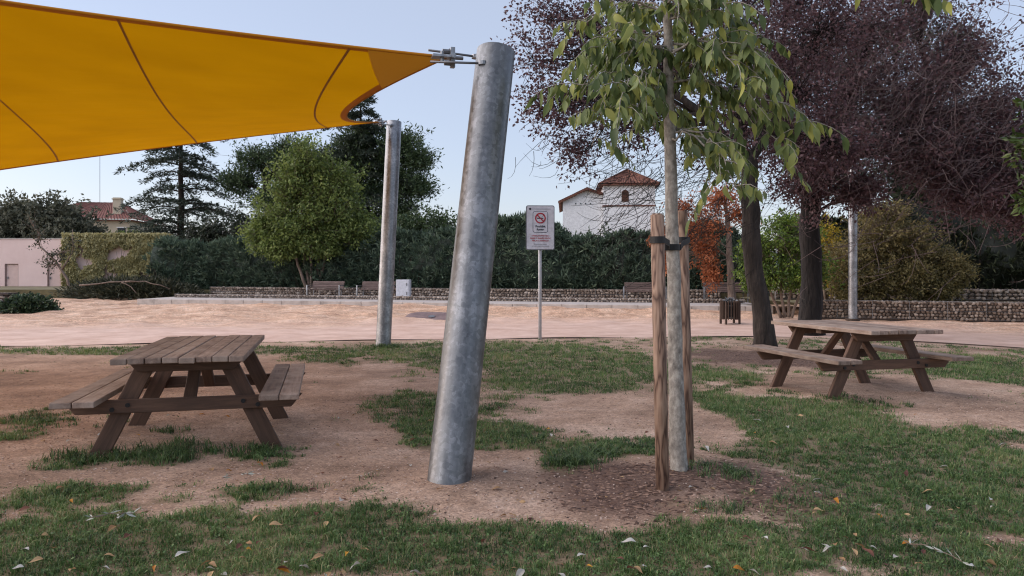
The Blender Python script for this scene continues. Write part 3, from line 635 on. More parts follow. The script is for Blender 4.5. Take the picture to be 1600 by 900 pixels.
def conifer(name, label, loc, h, rad, leafm, seed, z_lo=.15, tiers=22, per=6, leaf=.22, up=.05, droop=.12, taper=.75, nl=70, cat='tree'):
    r = rng(seed); root = empty(name, loc, 0, label, cat)
    b = MB(); P = np.array([(0, 0, z) for z in np.linspace(-.3, h, 14)]) + np.c_[r.normal(size=(14, 2)) * .06, np.zeros(14)]
    b.tube(P, np.linspace(h * .021, .03, 14), 9); b.build('trunk', MT['bark_c'], root, True)
    lb = MB(); PV = []; DV = []
    for i in range(tiers):
        z = h * (z_lo + (1 - z_lo) * ((i + r.uniform(-.3, .3)) / tiers)); Lb0 = rad * (1 - (max(z, 0) / h)) ** taper + .25
        for k in range(per):
            z0_ = z; z = z + r.normal() * h * .018; a = r.uniform(0, 6.283); Lb = Lb0 * r.uniform(.55, 1.2); n = 7; t = np.linspace(0, 1, n)
            ln = t * Lb; zz = z + Lb * (up * t * 2 - droop * t * t * 2) + r.normal(size=n) * .03
            Q = np.stack([np.cos(a) * ln, np.sin(a) * ln, zz], -1); lb.tube(Q, np.linspace(.012 * Lb + .012, .008, n), 4, False)
            m = int(nl * Lb / rad * 1.6) + 8; tt = r.uniform(.18, 1.02, m); side = r.normal(size=m) * (.34 * Lb * (1 - tt * .75)) * .55
            px = np.cos(a) * tt * Lb - np.sin(a) * side; py = np.sin(a) * tt * Lb + np.cos(a) * side
            pz = np.interp(tt, t, zz) + r.uniform(-.12, .14, m) - np.abs(side) * .22; z = z0_
            PV.append(np.stack([px, py, pz], -1)); DV.append(np.stack([np.cos(a) * .8 - np.sin(a) * np.sign(side) * .8, np.sin(a) * .8 + np.cos(a) * np.sign(side) * .8, np.full(m, .1)], -1))
    lb.build('branches', MT['bark_c'], root)
    P = np.concatenate(PV); D = np.concatenate(DV); P = np.repeat(P, 3, 0); D = np.repeat(D, 3, 0); n = len(P)
    P = P + r.normal(size=(n, 3)) * np.array([.09, .09, .03]); D = D + r.normal(size=(n, 3)) * .45; Lg = leaf * r.uniform(.6, 1.3, n)
    V, F = leaves(P, D, Lg, Lg * .34, r, .1, np.array([[0, 0, 1.]])); fastmesh('needles', V, [F], leafm, root, np.repeat(r.random(n), 4), kind='stuff')
    return root

LM = {
 'oleander': leafmat('oleander_leaf', ((38, 50, 42), (66, 84, 70), (98, 118, 98), (130, 146, 120)), .2),
 'green': leafmat('fresh_green_leaf', ((54, 70, 34), (88, 106, 52), (120, 136, 70), (144, 156, 88)), .35),
 'pine': leafmat('pine_needles', ((36, 50, 32), (56, 74, 46), (78, 98, 60), (98, 114, 74)), .2),
 'cedar': leafmat('cedar_needles', ((38, 46, 40), (58, 70, 60), (80, 92, 80), (100, 110, 96)), .2),
 'plum': leafmat('purple_plum_leaf', ((54, 36, 42), (78, 54, 60), (102, 76, 80), (118, 96, 98)), .3),
 'holm': leafmat('dark_evergreen_leaf', ((24, 30, 22), (38, 46, 32), (54, 64, 44), (74, 82, 58)), .15),
 'olive': leafmat('greyish_shrub_leaf', ((56, 60, 48), (80, 84, 68), (104, 106, 88), (124, 124, 106)), .25),
 'russet': leafmat('russet_autumn_leaf', ((110, 60, 36), (158, 90, 56), (188, 116, 74), (168, 116, 84)), .4),
 'laurel': leafmat('bright_laurel_leaf', ((44, 64, 26), (72, 98, 38), (104, 130, 50), (140, 156, 62)), .3),
 'yellow': leafmat('yellow_autumn_leaf', ((84, 92, 36), (140, 128, 40), (186, 160, 44), (206, 176, 60)), .35),
 'brown': leafmat('olive_brown_leaf', ((62, 60, 36), (98, 92, 54), (130, 118, 72), (148, 134, 90)), .3),
 'vine': leafmat('yellow_green_vine', ((120, 114, 74), (156, 148, 102), (182, 174, 128), (200, 192, 150)), .3),
 'ivy': leafmat('ivy_leaf', ((30, 44, 30), (48, 66, 44), (66, 86, 58), (84, 104, 72)), .15),
 'loquat': leafmat('glossy_citrus_leaf', ((36, 52, 24), (58, 78, 34), (82, 102, 46), (106, 118, 58)), .25, .35),
 'brush': leafmat('cut_brush_leaf', ((34, 40, 30), (52, 58, 42), (74, 78, 58), (96, 96, 76)), .2),
}
# ---- background trees
conifer('cedar_tree', 'dark layered cedar with a bare straight trunk between the house and the hedge', (-28.3, 64.5, 0), 18.5, 7.2, LM['cedar'], 11, .16, 17, 7, .34, .16, .26, .75, 95)
conifer('cedar_tree', 'tall broad cedar rising highest behind the round green tree', (-12.6, 63, 0), 17.2, 7.5, LM['cedar'], 12, .15, 26, 7, .32, .08, .16, .7, 120)
def pine(label, loc, cl, tr, seed): tree('pine_tree', label, loc, tr, cl, MT['bark_c'], LM['pine'], .34, 170, 17, seed, .24, -.12, limb_r=.1, twig_r=.02, wid=.3, shell=.6)
pine('rounded stone pine with dark clumped foliage left of the round green tree', (-21.5, 64, 0), [(0, 0, 11, 2.4, 2.4, 1.5), (-1.6, 0, 9.2, 1.7, 2, 1.3), (1.8, .5, 10, 2, 2, 1.4), (3, 0, 11.6, 2.2, 2, 1.5), (1, 0, 7.5, 2.2, 2, 1.4), (4.5, 0, 9, 2.2, 2, 1.5)], [[(1, 0, 0, .4), (.8, 0, 5, .32), (.6, 0, 9, .2)]], 21)
pine('stone pine with dark clumped foliage right of the far steel post', (-9.6, 62, 0), [(.6, 0, 12, 2.0, 2, 1.3), (1.9, 0, 10.6, 1.5, 1.8, 1.0), (1.8, 0, 8.4, 1.6, 1.8, 1.2), (-1, 0, 10.5, 2, 2, 1.4), (.3, 0, 9, 1.8, 2, 1.3), (-2.2, 0, 8, 2, 2, 1.3), (.4, 0, 6.6, 2, 2, 1.2), (-4.2, .5, 10.6, 2.2, 2, 1.4), (-5.6, .5, 9.4, 2, 2, 1.3), (-3.4, .5, 12.2, 1.9, 2, 1.2), (-7, .5, 10.6, 1.9, 2, 1.2)], [[(0, 0, 0, .4), (.1, 0, 6, .3), (.2, 0, 9.5, .2)]], 22)
def round_tree(label, loc, cl, lm, seed, leaf=.26, nsub=150, nl=14): tree('evergreen_tree', label, loc, [[(0, 0, 0, .28), (0, 0, 2.5, .2), (0, 0, 4, .12)]], cl, MT['bark_c'], lm, leaf, nsub, nl, seed, .16, .05, limb_r=.07, shell=.5)
round_tree('low rounded evergreen tree above the hedge beside the near steel post', (-6.4, 55, .2), [(0, 0, 4.6, 2.2, 2, 1.6), (-1.6, 0, 4, 1.7, 2, 1.6), (1.3, 0, 4.0, 1.5, 2, 1.5), (-3.2, 0, 3.8, 1.6, 2, 1.4)], LM['pine'], 23)
round_tree('low dark evergreen tree behind the hedge beside the cedar trunk', (-21, 57, .2), [(0, 0, 4.4, 2.4, 2, 1.7), (-2.2, 0, 3.8, 1.8, 2, 1.4), (2.3, 0, 4.3, 2.0, 2, 1.9), (4.6, 0, 4.0, 1.8, 2, 1.8)], LM['holm'], 24)
round_tree('grey green bushy tree standing behind the pink building', (-36.5, 60, .2), [(0, 0, 5.2, 2.6, 2, 2.3), (-2.8, 0, 5.2, 2.3, 2, 2.2), (2.1, 0, 4.2, 1.6, 2, 1.5), (-5.4, 0, 4.6, 2.4, 2, 2)], LM['olive'], 25, .34, 420, 17)
round_tree('small light green tree in front of the cream house', (-32.6, 62.5, .2), [(0, 0, 3.9, 1.2, 1.2, .9), (1.0, 0, 3.7, .9, 1, .8)], LM['green'], 26, .24, 80, 12)
round_tree('dark evergreen mass of a tree above the oleander hedge below the chapel', (2.0, 50, .2), [(0, 0, 3.0, 2.0, 1.5, 1.2), (3, 0, 2.8, 2.2, 1.5, 1.2), (-2.6, 0, 3.2, 2, 1.5, 1.3)], LM['pine'], 27)
# ---- round multi-stem green tree behind the benches
gt = [(0, 0, 5.4, 2.2, 2.0, 1.9), (-1.5, 0, 4.0, 1.9, 1.8, 1.5), (1.5, 0, 4.2, 1.9, 1.8, 1.6), (-.3, -.8, 3.4, 1.9, 1.4, 1.3), (-.3, 0, 7.1, 1.2, 1.2, 1.5), (-1.0, 0, 6.0, 1.4, 1.4, 1.4), (1.2, 0, 6.0, 1.4, 1.4, 1.4), (2.3, 0, 3.4, 1.2, 1.2, 1.0), (-2.4, 0, 3.2, 1.2, 1.2, 1.0), (.6, -.6, 2.7, 1.6, 1.3, .7), (-1.6, -.4, 2.6, 1.2, 1.2, .7)]
tree('green_tree', 'rounded fresh green multi-stemmed tree standing behind the left park benches', (-10.9, 41.3, .3), [[(.1 * i - .25, .1 * (i % 2), 0, .1), (.35 * i - .8, .2 * (i % 2), 1.5, .075), (.55 * i - 1.2, .2 * (i % 2), 3.2, .05)] for i in range(5)], gt, MT['bark_p'], LM['green'], .19, 230, 17, 31, .16, .1, limb_r=.035, twig_r=.012, shell=.42, wid=.55)
# ---- hedges
hx = np.linspace(-21, -.5, 12); hedge('oleander_hedge', 'dense blue-green oleander hedge behind the left benches and round green tree', np.c_[hx, kerbY(hx) + 8.4], .4, 2.6, 1.2, LM['oleander'], .36, 41, 30, 11, .45)
hx = np.linspace(-2.2, 12, 10); hedge('oleander_hedge', 'tall dark oleander hedge behind the no-smoking sign below the chapel', np.c_[hx, kerbY(hx) + 8.0], .4, 2.95, 1.2, LM['oleander'], .36, 42, 30, 11, .5)
hedge('broadleaf_hedge', 'dark long-leaved hedge above the upper gabion wall', [(14.5, 28.8), (20, 27), (27, 24.5)], .5, 3.3, 1.3, LM['holm'], .3, 43, 22, 11, .5, wid=.24)
hedge('shrub_border', 'shadowy mixed shrubs behind the dark plum trunk', [(11.6, 32.5), (14, 31.5), (19, 30.5)], .3, 3.4, 1.2, LM['holm'], .22, 44, 24, 11, .5, 'hedge', wid=.35)
# ---- plum trees
r = rng(51)
def arcs(n, c, s, Lr, seed):
    q = rng(seed); A = np.array(c) + q.normal(size=(n, 3)) * np.array(s); d = unit(np.stack([.6 * q.normal(size=n) - .8, .7 * q.normal(size=n), -.55 + .4 * q.normal(size=n)], -1)); k = (A[:, 0] > -3.0) | (A[:, 2] > 3.3) | (seed == 57); A = A[k]; d = d[k]; n = len(A)
    return A, A + d * q.uniform(Lr[0], Lr[1], n)[:, None], q
A1, B1, q1 = arcs(380, (-2.1, -.2, 2.9), (.9, .8, .6), (.3, .9), 52)
A2, B2, _ = arcs(200, (-.6, 0, 3.0), (.9, .9, .7), (.3, .8), 53)
A3, B3, _ = arcs(150, (-3.2, 0, 4.0), (.6, .8, .9), (.2, .6), 54)
t1 = [[(0, 0, -.05, .19), (-.1, 0, .8, .165), (-.22, 0, 1.7, .16), (-.28, 0, 2.6, .15), (-.3, 0, 3.4, .14)], [(-.3, 0, 3.25, .1), (-.9, -.1, 3.9, .08), (-1.6, -.1, 4.5, .06)], [(-.3, 0, 3.25, .1), (.1, .2, 3.9, .08), (.6, .3, 4.7, .06)]]
tree('purple_plum_tree', 'purple plum tree with a leaning trunk, half bare twigs reaching over towards the chapel', (4.49, 13.4, 0), t1,
     [(-4.1, 0, 5.1, 0.80, .8, .8, .48), (-3.8, .2, 6.0, 0.92, .8, .8, .48), (-4.0, -.1, 4.2, 0.63, .7, .6, .48), (-3.4, 0, 3.5, .5, .7, .5, .4), (-3.0, 0, 6.6, 1.03, .9, .7, .48), (-2.9, .2, 4.9, 0.92, .9, .9, .48), (-3.3, 0, 4.4, 0.69, .8, .7, .48), (-2.4, -.2, 5.8, 1, 1, .8, .6), (-1.6, .1, 5.0, .9, 1, .9, .8), (-1.4, 0, 6.2, 1.2, 1.2, .9, .8), (-2.4, 0, 3.9, .7, .8, .7, .35), (-.4, .5, 5.4, 1.1, 1.1, 1.1, 1), (.7, .3, 4.6, 1.2, 1.1, 1.1, 1.2), (1.2, .2, 5.8, 1.3, 1.2, 1.1, 1.2), (-.2, .3, 7, 1.4, 1.3, 1, 1), (-3.3, 0, 5.6, .6, .7, .7, .5), (-1.0, 0, 3.6, .7, .7, .5, .3), (.5, .1, 3.5, .8, .8, .6, .8), (-.5, .2, 4.2, .8, .8, .7, .8), (1.3, 0, 3.6, .7, .8, .6, .8)],
     MT['bark_d'], LM['plum'], .075, 120, 17, 55, .1, .12, limb_r=.03, twig_r=.007, shell=.6, extra=(np.vstack([A1, A2, A3]), np.vstack([B1, B2, B3]), .006, .0025, q1, -.1, 4, .12), twigm=MT['bark_k'], wid=.6)
A1, B1, q1 = arcs(1500, (1.6, -1.2, 4.7), (1.6, .7, 1.2), (.3, 1.1), 57)
t2 = [[(0, 0, -.05, .27), (.05, 0, 1.2, .22), (-.02, 0, 2.4, .22), (.1, 0, 3.4, .2)], [(.1, 0, 3.2, .16), (1.2, -.2, 4.2, .13), (2.6, -.2, 4.9, .08)], [(.1, 0, 3.2, .14), (-.4, .1, 4.6, .12), (-.6, .2, 6, .08)], [(.05, 0, 3.2, .14), (.9, .3, 5, .12), (1.6, .4, 7, .08)]]
tree('purple_plum_tree', 'large dense dark purple plum tree with a thick blackish trunk behind the right picnic table', (6.62, 16.8, 0), t2,
     [(-1.0, 0, 4.6, 1.2, 1.3, 1.1), (.2, -.4, 4.2, 1.1, 1.2, .9), (.6, -.3, 5.4, 1.4, 1.4, 1.2), (2.0, -.4, 5.3, 1.4, 1.4, 1.2), (3.2, -.4, 4.6, 1.3, 1.4, 1.2), (1.9, -.8, 4.0, 1.0, 1.2, .75, .8), (3.9, -.2, 3.7, 1.1, 1.2, .9), (4.4, 0, 4.9, .9, 1.2, 1.1), (3.3, 0, 6.2, 1.3, 1.3, 1.1), (1.2, 0, 6.8, 1.5, 1.4, 1.2), (2.4, 0, 7.6, 1.4, 1.4, 1.1), (-.6, .2, 6.2, 1.3, 1.3, 1.2), (-.3, .2, 7.6, 1.4, 1.3, 1.1), (4.4, -.2, 3.0, .7, .9, .6), (-.1, -.2, 3.3, .8, .9, .6), (.9, -.6, 3.1, .5, .7, .4, .7), (4.8, -.3, 3.2, .8, .9, .7), (3.3, -.5, 3.0, .7, .9, .5), (2.7, -.4, 3.5, .8, .9, .6), (4.9, 0, 4.1, .8, .9, .7), (5.0, -.2, 2.5, .5, .7, .4, .7)],
     MT['bark_k'], LM['plum'], .085, 200, 17, 56, .12, .1, limb_r=.04, twig_r=.009, shell=.55, extra=(A1, B1, .007, .003, q1, -.08, 4, .14), twigm=MT['twig'], wid=.6)
tree('evergreen_oak', 'dark green oak with sparse outer sprays behind the purple plum crown', (15.2, 29.5, .3), [[(0, 0, 0, .3), (0, 0, 4, .24), (-.3, 0, 7, .16)]],
     [(0, 0, 10.4, 2.0, 2, 1.5), (-1.8, 0, 9.2, 1.9, 2, 1.5), (1.6, 0, 8.8, 1.3, 2, 1.2, .6), (2.2, 0, 10.3, 1.0, 1.2, .8, .35), (.3, 0, 7.2, 1.6, 2, 1.4), (-2, 0, 7, 1.8, 2, 1.4), (-3.6, 0, 9.5, 1.6, 2, 1.6), (0, -.3, 4.8, 1.6, 1.4, 1.2), (-2.2, -.2, 4.9, 1.6, 1.4, 1.2), (1.8, -.2, 4.9, 1.4, 1.4, 1.3)], MT['bark_k'], LM['holm'], .16, 150, 15, 61, .16, .1, limb_r=.05, shell=.5, wid=.5)
tree('citrus_tree', 'glossy green citrus tree with broad leaves at the lawn edge beyond the right table', (9.3, 11.8, 0), [[(0, 0, 0, .1), (0, 0, 1.6, .08), (0, 0, 2.4, .06)]],
     [(-.7, 0, 3.2, .7, .9, .7), (.2, 0, 3.7, .9, .9, .8), (-.9, .1, 2.5, .45, .7, .4, .6), (.6, 0, 2.7, .9, .9, .7), (-.7, 0, 4.0, .5, .6, .5, .5)], MT['bark_d'], LM['loquat'], .15, 80, 12, 62, .08, .02, limb_r=.03, shell=.5, wid=.42)
tree('russet_tree', 'small drooping tree with orange brown autumn leaves beside a park bench', (9.1, 31.2, .1), [[(0, 0, 0, .17), (-.1, 0, 1.5, .14), (-.15, 0, 3, .11), (-.3, 0, 4.2, .07)]],
     [(-1.0, 0, 3.4, .9, .9, .9), (-.5, 0, 4.4, .9, .9, .7), (-1.2, -.2, 2.3, .7, .7, .8), (-1.9, 0, 3.0, .6, .7, .6), (-.9, -.3, 1.3, .45, .5, .6), (-2.9, 0, 2.7, .6, .6, .6), (-2.7, 0, 1.9, .45, .5, .5), (.2, 0, 3.7, .6, .7, .6, .6), (-2.2, 0, 4.0, .7, .7, .5, .5)], MT['bark_p'], LM['russet'], .13, 85, 13, 63, .1, .25, limb_r=.03, shell=.6)
tree('laurel_shrub', 'bright green multi-stemmed shrub between the two plum trunks', (8.5, 23.4, -.03), [[(.1 * i - .15, 0, 0, .05), (.28 * i - .45, 0, .7, .04), (.42 * i - .65, 0, 1.5, .03)] for i in range(4)],
     [(-.9, 0, 2.0, .7, .8, .8), (-.2, -.2, 2.3, .8, .8, .7), (.5, 0, 2.2, .8, .8, .8), (-.5, -.2, 1.3, .7, .7, .5), (.3, -.3, 1.3, .7, .7, .5), (-1.0, 0, 1.2, .5, .6, .5), (.9, 0, 1.5, .5, .6, .6), (0, 0, 2.9, .7, .7, .4)], MT['bark_p'], LM['laurel'], .11, 130, 13, 64, .08, .1, 'shrub', limb_r=.02, shell=.45)
tree('yellow_shrub', 'yellowing autumn shrub beside the steel lamp post', (11.0, 26.2, .38), [[(.1, 0, 0, .05), (0, 0, 1.2, .03)], [(-.1, 0, 0, .05), (-.3, 0, 1.2, .03)]], [(.1, 0, 1.4, .5, .5, .6), (-.1, 0, 2.3, .6, .6, .5), (.2, 0, .8, .4, .5, .5), (-.5, 0, 1.7, .4, .5, .6)], MT['bark_p'], LM['yellow'], .1, 70, 12, 65, .08, .1, 'shrub', limb_r=.02)
tree('brown_shrub', 'broad olive-brown shrub spilling over the gabion wall behind the steel lamp post', (12.5, 24.9, .38), [[(.2 * i - .3, 0, 0, .05), (.6 * i - .9, 0, .8, .04), (.8 * i - 1.2, 0, 1.5, .03)] for i in range(4)],
     [(-1.3, 0, 1.5, .9, .9, .8), (-.4, -.2, 2.2, 1.0, .9, .8), (.6, 0, 1.9, 1.0, .9, .8), (-.7, -.5, .7, .9, .7, .6), (.4, -.6, .8, .9, .7, .6), (1.5, 0, 1.3, .8, .8, .6), (2.1, -.1, 1.0, .5, .7, .4), (-.2, .1, 2.9, .7, .8, .45), (1.3, -.4, .5, .7, .6, .45), (-1.6, -.3, .6, .5, .6, .5)], MT['bark_p'], LM['brown'], .11, 300, 15, 66, .08, .12, 'shrub', limb_r=.02, shell=.4, wid=.4)
# ---- left: vine, ivy, brush, leaning sapling
r = rng(71); n = 26000; x = r.uniform(-32.6, -25.0, n); z = r.uniform(-.1, 4.35, n)
g = fbm(x * .9, z * .9, 72, 3) + .25 * sstep(2.4, 4, z) - .22 * np.exp(-((x + 29.0) / .75) ** 2) * (1 - sstep(2.6, 3.6, z)); k = g > .34
x, z = x[k], z[k]; n = len(x); th = .12 + .35 * fbm(x * 1.5, z * 1.5, 73, 3); y = 55 - th * r.random(n) ** .4 - .06
y = np.where(z > 3.9, 55 - .3 + r.random(n) * .8, y); D = np.stack([r.normal(size=n) * .5, -.5 * np.ones(n), -1 + .4 * r.normal(size=n)], -1); Lg = .24 * r.uniform(.6, 1.2, n)
vr = empty('climbing_vine', (-28.4, 55, 0), 0, 'yellow-green climbing vine covering the end of the pink building', 'vine')
V, F = leaves(np.stack([x, y, z], -1), D, Lg, Lg * .7, r); fastmesh('foliage', V - np.array([-28.4, 55, 0]), [F], LM['vine'], vr, np.repeat(np.clip(.5 * fbm(x, z, 74, 3) + .5 * r.random(n), 0, 1), 4), kind='stuff')
A = np.stack([r.uniform(-30.4, -26.5, 60), np.full(60, 54.94), r.uniform(0, 1, 60)], -1); B = A + np.stack([r.normal(size=60) * .7, np.zeros(60), r.uniform(.8, 2.6, 60)], -1)
V, Q, _ = twigs(A, B, .025, .01, r, 0, 4, .08); V[:, 1] = np.minimum(V[:, 1], 54.98); fastmesh('stems', V - np.array([-28.4, 55, 0]), [Q], MT['bark_p'], vr, kind='stuff')
def mound(name, label, c, rx, ry, h, lm, leaf, n, seed, cat, wid=.7, spiky=.0):
    r = rng(seed); root = empty(name, c, 0, label, cat); d = unit(r.normal(size=(n, 3))); d[:, 2] = np.abs(d[:, 2]); rr_ = r.uniform(.5, 1, n) * (.75 + .5 * fbm(d[:, 0] * 3, d[:, 1] * 3 + d[:, 2], seed, 3))
    P = d * rr_[:, None] * np.array([rx, ry, h]); D = d + r.normal(size=(n, 3)) * .6; D[:, 2] += spiky; Lg = leaf * r.uniform(.6, 1.3, n)
    V, F = leaves(P, D, Lg, Lg * wid, r); fastmesh('foliage', V, [F], lm, root, np.repeat(r.random(n), 4), kind='stuff'); return root
mound('ivy_mound', 'dark green ivy mound spilling over the stone wall onto the sand', (-17.4, 27.2, -.05), 1.0, .8, .62, LM['ivy'], .13, 3000, 75, 'ivy')
br = mound('brush_pile', 'pile of cut dark green branches and a pale fallen limb below the vine', (-21.2, 42.5, -.05), 4.2, 1.6, 1.15, LM['brush'], .3, 9000, 76, 'brush pile', .22, .15)
b = MB(); b.tube(curve((-2.4, -1.3, .75), (1.0, -1.5, .95), 7, .02, r, .012), np.linspace(.05, .03, 7), 6); b.tube(curve((.2, -1.5, .95), (2.6, -1.4, .55), 6, .05, r), np.linspace(.04, .02, 6), 5); b.tube(curve((.0, -1.5, .9), (.9, -1.6, .3), 6, .05, r), np.linspace(.035, .015, 6), 5); b.build('fallen_limb', MT['bark_p'], br, True)
tree('leaning_sapling', 'thin leaning sapling with sparse leaves in front of the pink doors', (-25.4, 43.5, 0), [[(0, 0, 0, .09), (-.2, 0, 1.0, .075), (-.9, 0, 2.1, .06), (-1.8, 0, 2.9, .04)], [(-.5, 0, 1.6, .05), (.1, 0, 2.6, .03), (.1, 0, 3.9, .015)]],
     [(-1.8, 0, 3.6, .6, .6, .9, .5), (-2.4, 0, 4.6, .6, .6, .7, .3), (-1.3, 0, 1.9, .6, .5, .5, .5), (-.8, 0, 2.4, .5, .5, .4, .5), (.1, 0, 3.2, .3, .3, .6, .3)], MT['bark_p'], LM['brush'], .16, 50, 7, 77, .12, .1, limb_r=.02, twig_r=.012)

# ------------------------------------------------------------------ steel posts and shade sail
def post(name, label, base, top, r, mat, lug_dir, fit=True, group=None):
    base = Vector(base); top = Vector(top); L_ = (top - base).length; root = empty(name, base, 0, label, 'post', group)
    root.rotation_mode = 'QUATERNION'; root.rotation_quaternion = (top - base).to_track_quat('Z', 'Y')
    n = 40; th = np.arange(n) * 2 * math.pi / n; V = []
    zs = [-.35, *np.linspace(0, L_, 10)]
    for z in zs: V += [(r * math.cos(a), r * math.sin(a), z) for a in th]
    ri = r - .011
    for z in (L_ + .003, L_ + .003, L_ - .4):
        rr_ = r - .003 if z > L_ and len(V) == len(zs) * n else ri; V += [(rr_ * math.cos(a), rr_ * math.sin(a), z) for a in th]
    m = len(zs) + 3; i = np.arange(m - 1)[:, None] * n; j = np.arange(n)[None]; k = (j + 1) % n
    Q = np.stack([i + j, i + k, i + n + k, i + n + j], -1).reshape(-1, 4)
    fastmesh('pipe', V, [Q], mat, root, smooth=True)
    b = MB(); b.tube([(0, 0, L_ - .02), (0, 0, L_ - .014)], r - .0115, 32); b.build('end_plate', MT['steel'], root)
    return root
P1b, P1t = (-.398, 4.71, -.02), (-.115, 5.38, 2.90)
P2b, P2t = (-2.345, 13.75, 0), (-2.17, 13.9, 4.12)
post('steel_post', 'thick leaning galvanised steel post holding the near corner of the yellow sail', P1b, P1t, .1365, MT['galv'], None)
post('steel_post', 'distant slender galvanised steel post holding the far corner of the yellow sail', P2b, P2t, .1365, MT['galv_l'], None)
# corners of the sail: near right (low), near left (high), far left (low), far right (high)
C00 = np.array((-.46, 5.28, 2.835)); C10 = np.array((-8.4, 4.0, 3.75)); C11 = np.array((-12.6, 11.6, 2.15)); C01 = np.array((-2.42, 13.72, 4.08))
def edge(a, b, off): 
    off = np.array(off, float); return lambda t: a + (b - a) * t[..., None] + (4 * t * (1 - t))[..., None] * off
e_near = edge(C00, C10, (0.03, .30, -.03)); e_far = edge(C01, C11, (-.0, -.45, -.0)); e_right = edge(C00, C01, (-.62, -.1, -.16)); e_left = edge(C10, C11, (.7, .1, 0))
def sail(u, v):
    U = u[..., None]; W = v[..., None]
    return (1 - W) * e_near(u) + W * e_far(u) + (1 - U) * e_right(v) + U * e_left(v) - ((1 - U) * (1 - W) * C00 + U * (1 - W) * C10 + (1 - U) * W * C01 + U * W * C11)
m, nt, p = newmat('yellow_sail_fabric'); L = nt.links.new
nz = N(nt, 'ShaderNodeTexNoise', i_Scale=1.1, i_Detail=6); L(coords(nt), nz.inputs['Vector']); cc = ramp(nt, nz.outputs[0], [(.3, rgba((198, 138, 0))), (.7, rgba((212, 150, 2)))])
L(cc, p.inputs['Base Color']); p.inputs['Roughness'].default_value = .95; p.inputs['Specular IOR Level'].default_value = .08
wv = N(nt, 'ShaderNodeTexNoise', i_Scale=900, i_Detail=1); L(coords(nt), wv.inputs['Vector']); bp = N(nt, 'ShaderNodeBump', i_Strength=.15, i_Distance=.001); L(wv.outputs[0], bp.inputs['Height']); wk = N(nt, 'ShaderNodeTexNoise', i_Scale=1.0, i_Detail=3); L(coords(nt, (.5, 2.6, 2.6)), wk.inputs['Vector']); bq = N(nt, 'ShaderNodeBump', i_Strength=.5, i_Distance=.05); L(wk.outputs[0], bq.inputs['Height']); L(bp.outputs[0], bq.inputs['Normal']); L(bq.outputs[0], p.inputs['Normal'])
tr = nt.nodes.new('ShaderNodeBsdfTranslucent'); L(cc, tr.inputs[0]); mx = nt.nodes.new('ShaderNodeMixShader'); mx.inputs[0].default_value = .42
L(p.outputs[0], mx.inputs[1]); L(tr.outputs[0], mx.inputs[2]); L(mx.outputs[0], nt.nodes['Material Output'].inputs[0]); MT['sail'] = m
m2, nt, p = newmat('yellow_sail_hem'); L = nt.links.new
p.inputs['Base Color'].default_value = rgba((196, 130, 6)); p.inputs['Roughness'].default_value = .85
tr = nt.nodes.new('ShaderNodeBsdfTranslucent'); tr.inputs[0].default_value = rgba((196, 130, 6)); mx = nt.nodes.new('ShaderNodeMixShader'); mx.inputs[0].default_value = .3
L(p.outputs[0], mx.inputs[1]); L(tr.outputs[0], mx.inputs[2]); L(mx.outputs[0], nt.nodes['Material Output'].inputs[0]); MT['hem'] = m2
O3 = C00.copy()
sl = empty('shade_sail', tuple(O3), 0, 'large yellow tensioned shade sail stretched between the steel posts above the left picnic table', 'shade sail')
seams = [0, .085, .285, .485, .685, .885, 1.0]
def patch(name, u0, u1, v0, v1, nu, nv, mat, off=0.0, parent=sl):
    U, W = np.meshgrid(np.linspace(u0, u1, nu), np.linspace(v0, v1, nv)); U = U - .04 * 4 * W * (1 - W) * sstep(0, .08, U) * (1 - U); P = sail(U, W).reshape(-1, 3) - O3; P[:, 2] += off
    i = np.arange(nv - 1)[:, None] * nu; j = np.arange(nu - 1)[None]; Q = np.stack([i + j, i + j + 1, i + nu + j + 1, i + nu + j], -1).reshape(-1, 4)
    return fastmesh(name, P, [Q], mat, parent, smooth=True)
for i in range(6): patch('fabric_panel', seams[i], seams[i + 1], 0, 1, 14, 48, MT['sail'])
for u in seams[1:-1]: patch('seam', u - .0013, u + .0013, .004, .996, 2, 48, plain('seam_tape', (168, 108, 16), .9), -.003)
b = MB(); t = np.linspace(0, 1, 60)
for e_, nm in ((e_near, 0), (e_far, 0), (e_right, 0), (e_left, 0)):
    b = MB(); b.tube(e_(t) - O3, .011, 6); b.build('edge_rope', MT['hem'], sl, True)
patch('hem', 0, 1, 0, .010, 50, 2, MT['hem'], -.002); patch('hem', 0, 1, .990, 1, 50, 2, MT['hem'], -.002); patch('hem', 0, .012, 0.01, .99, 2, 50, MT['hem'], -.002)
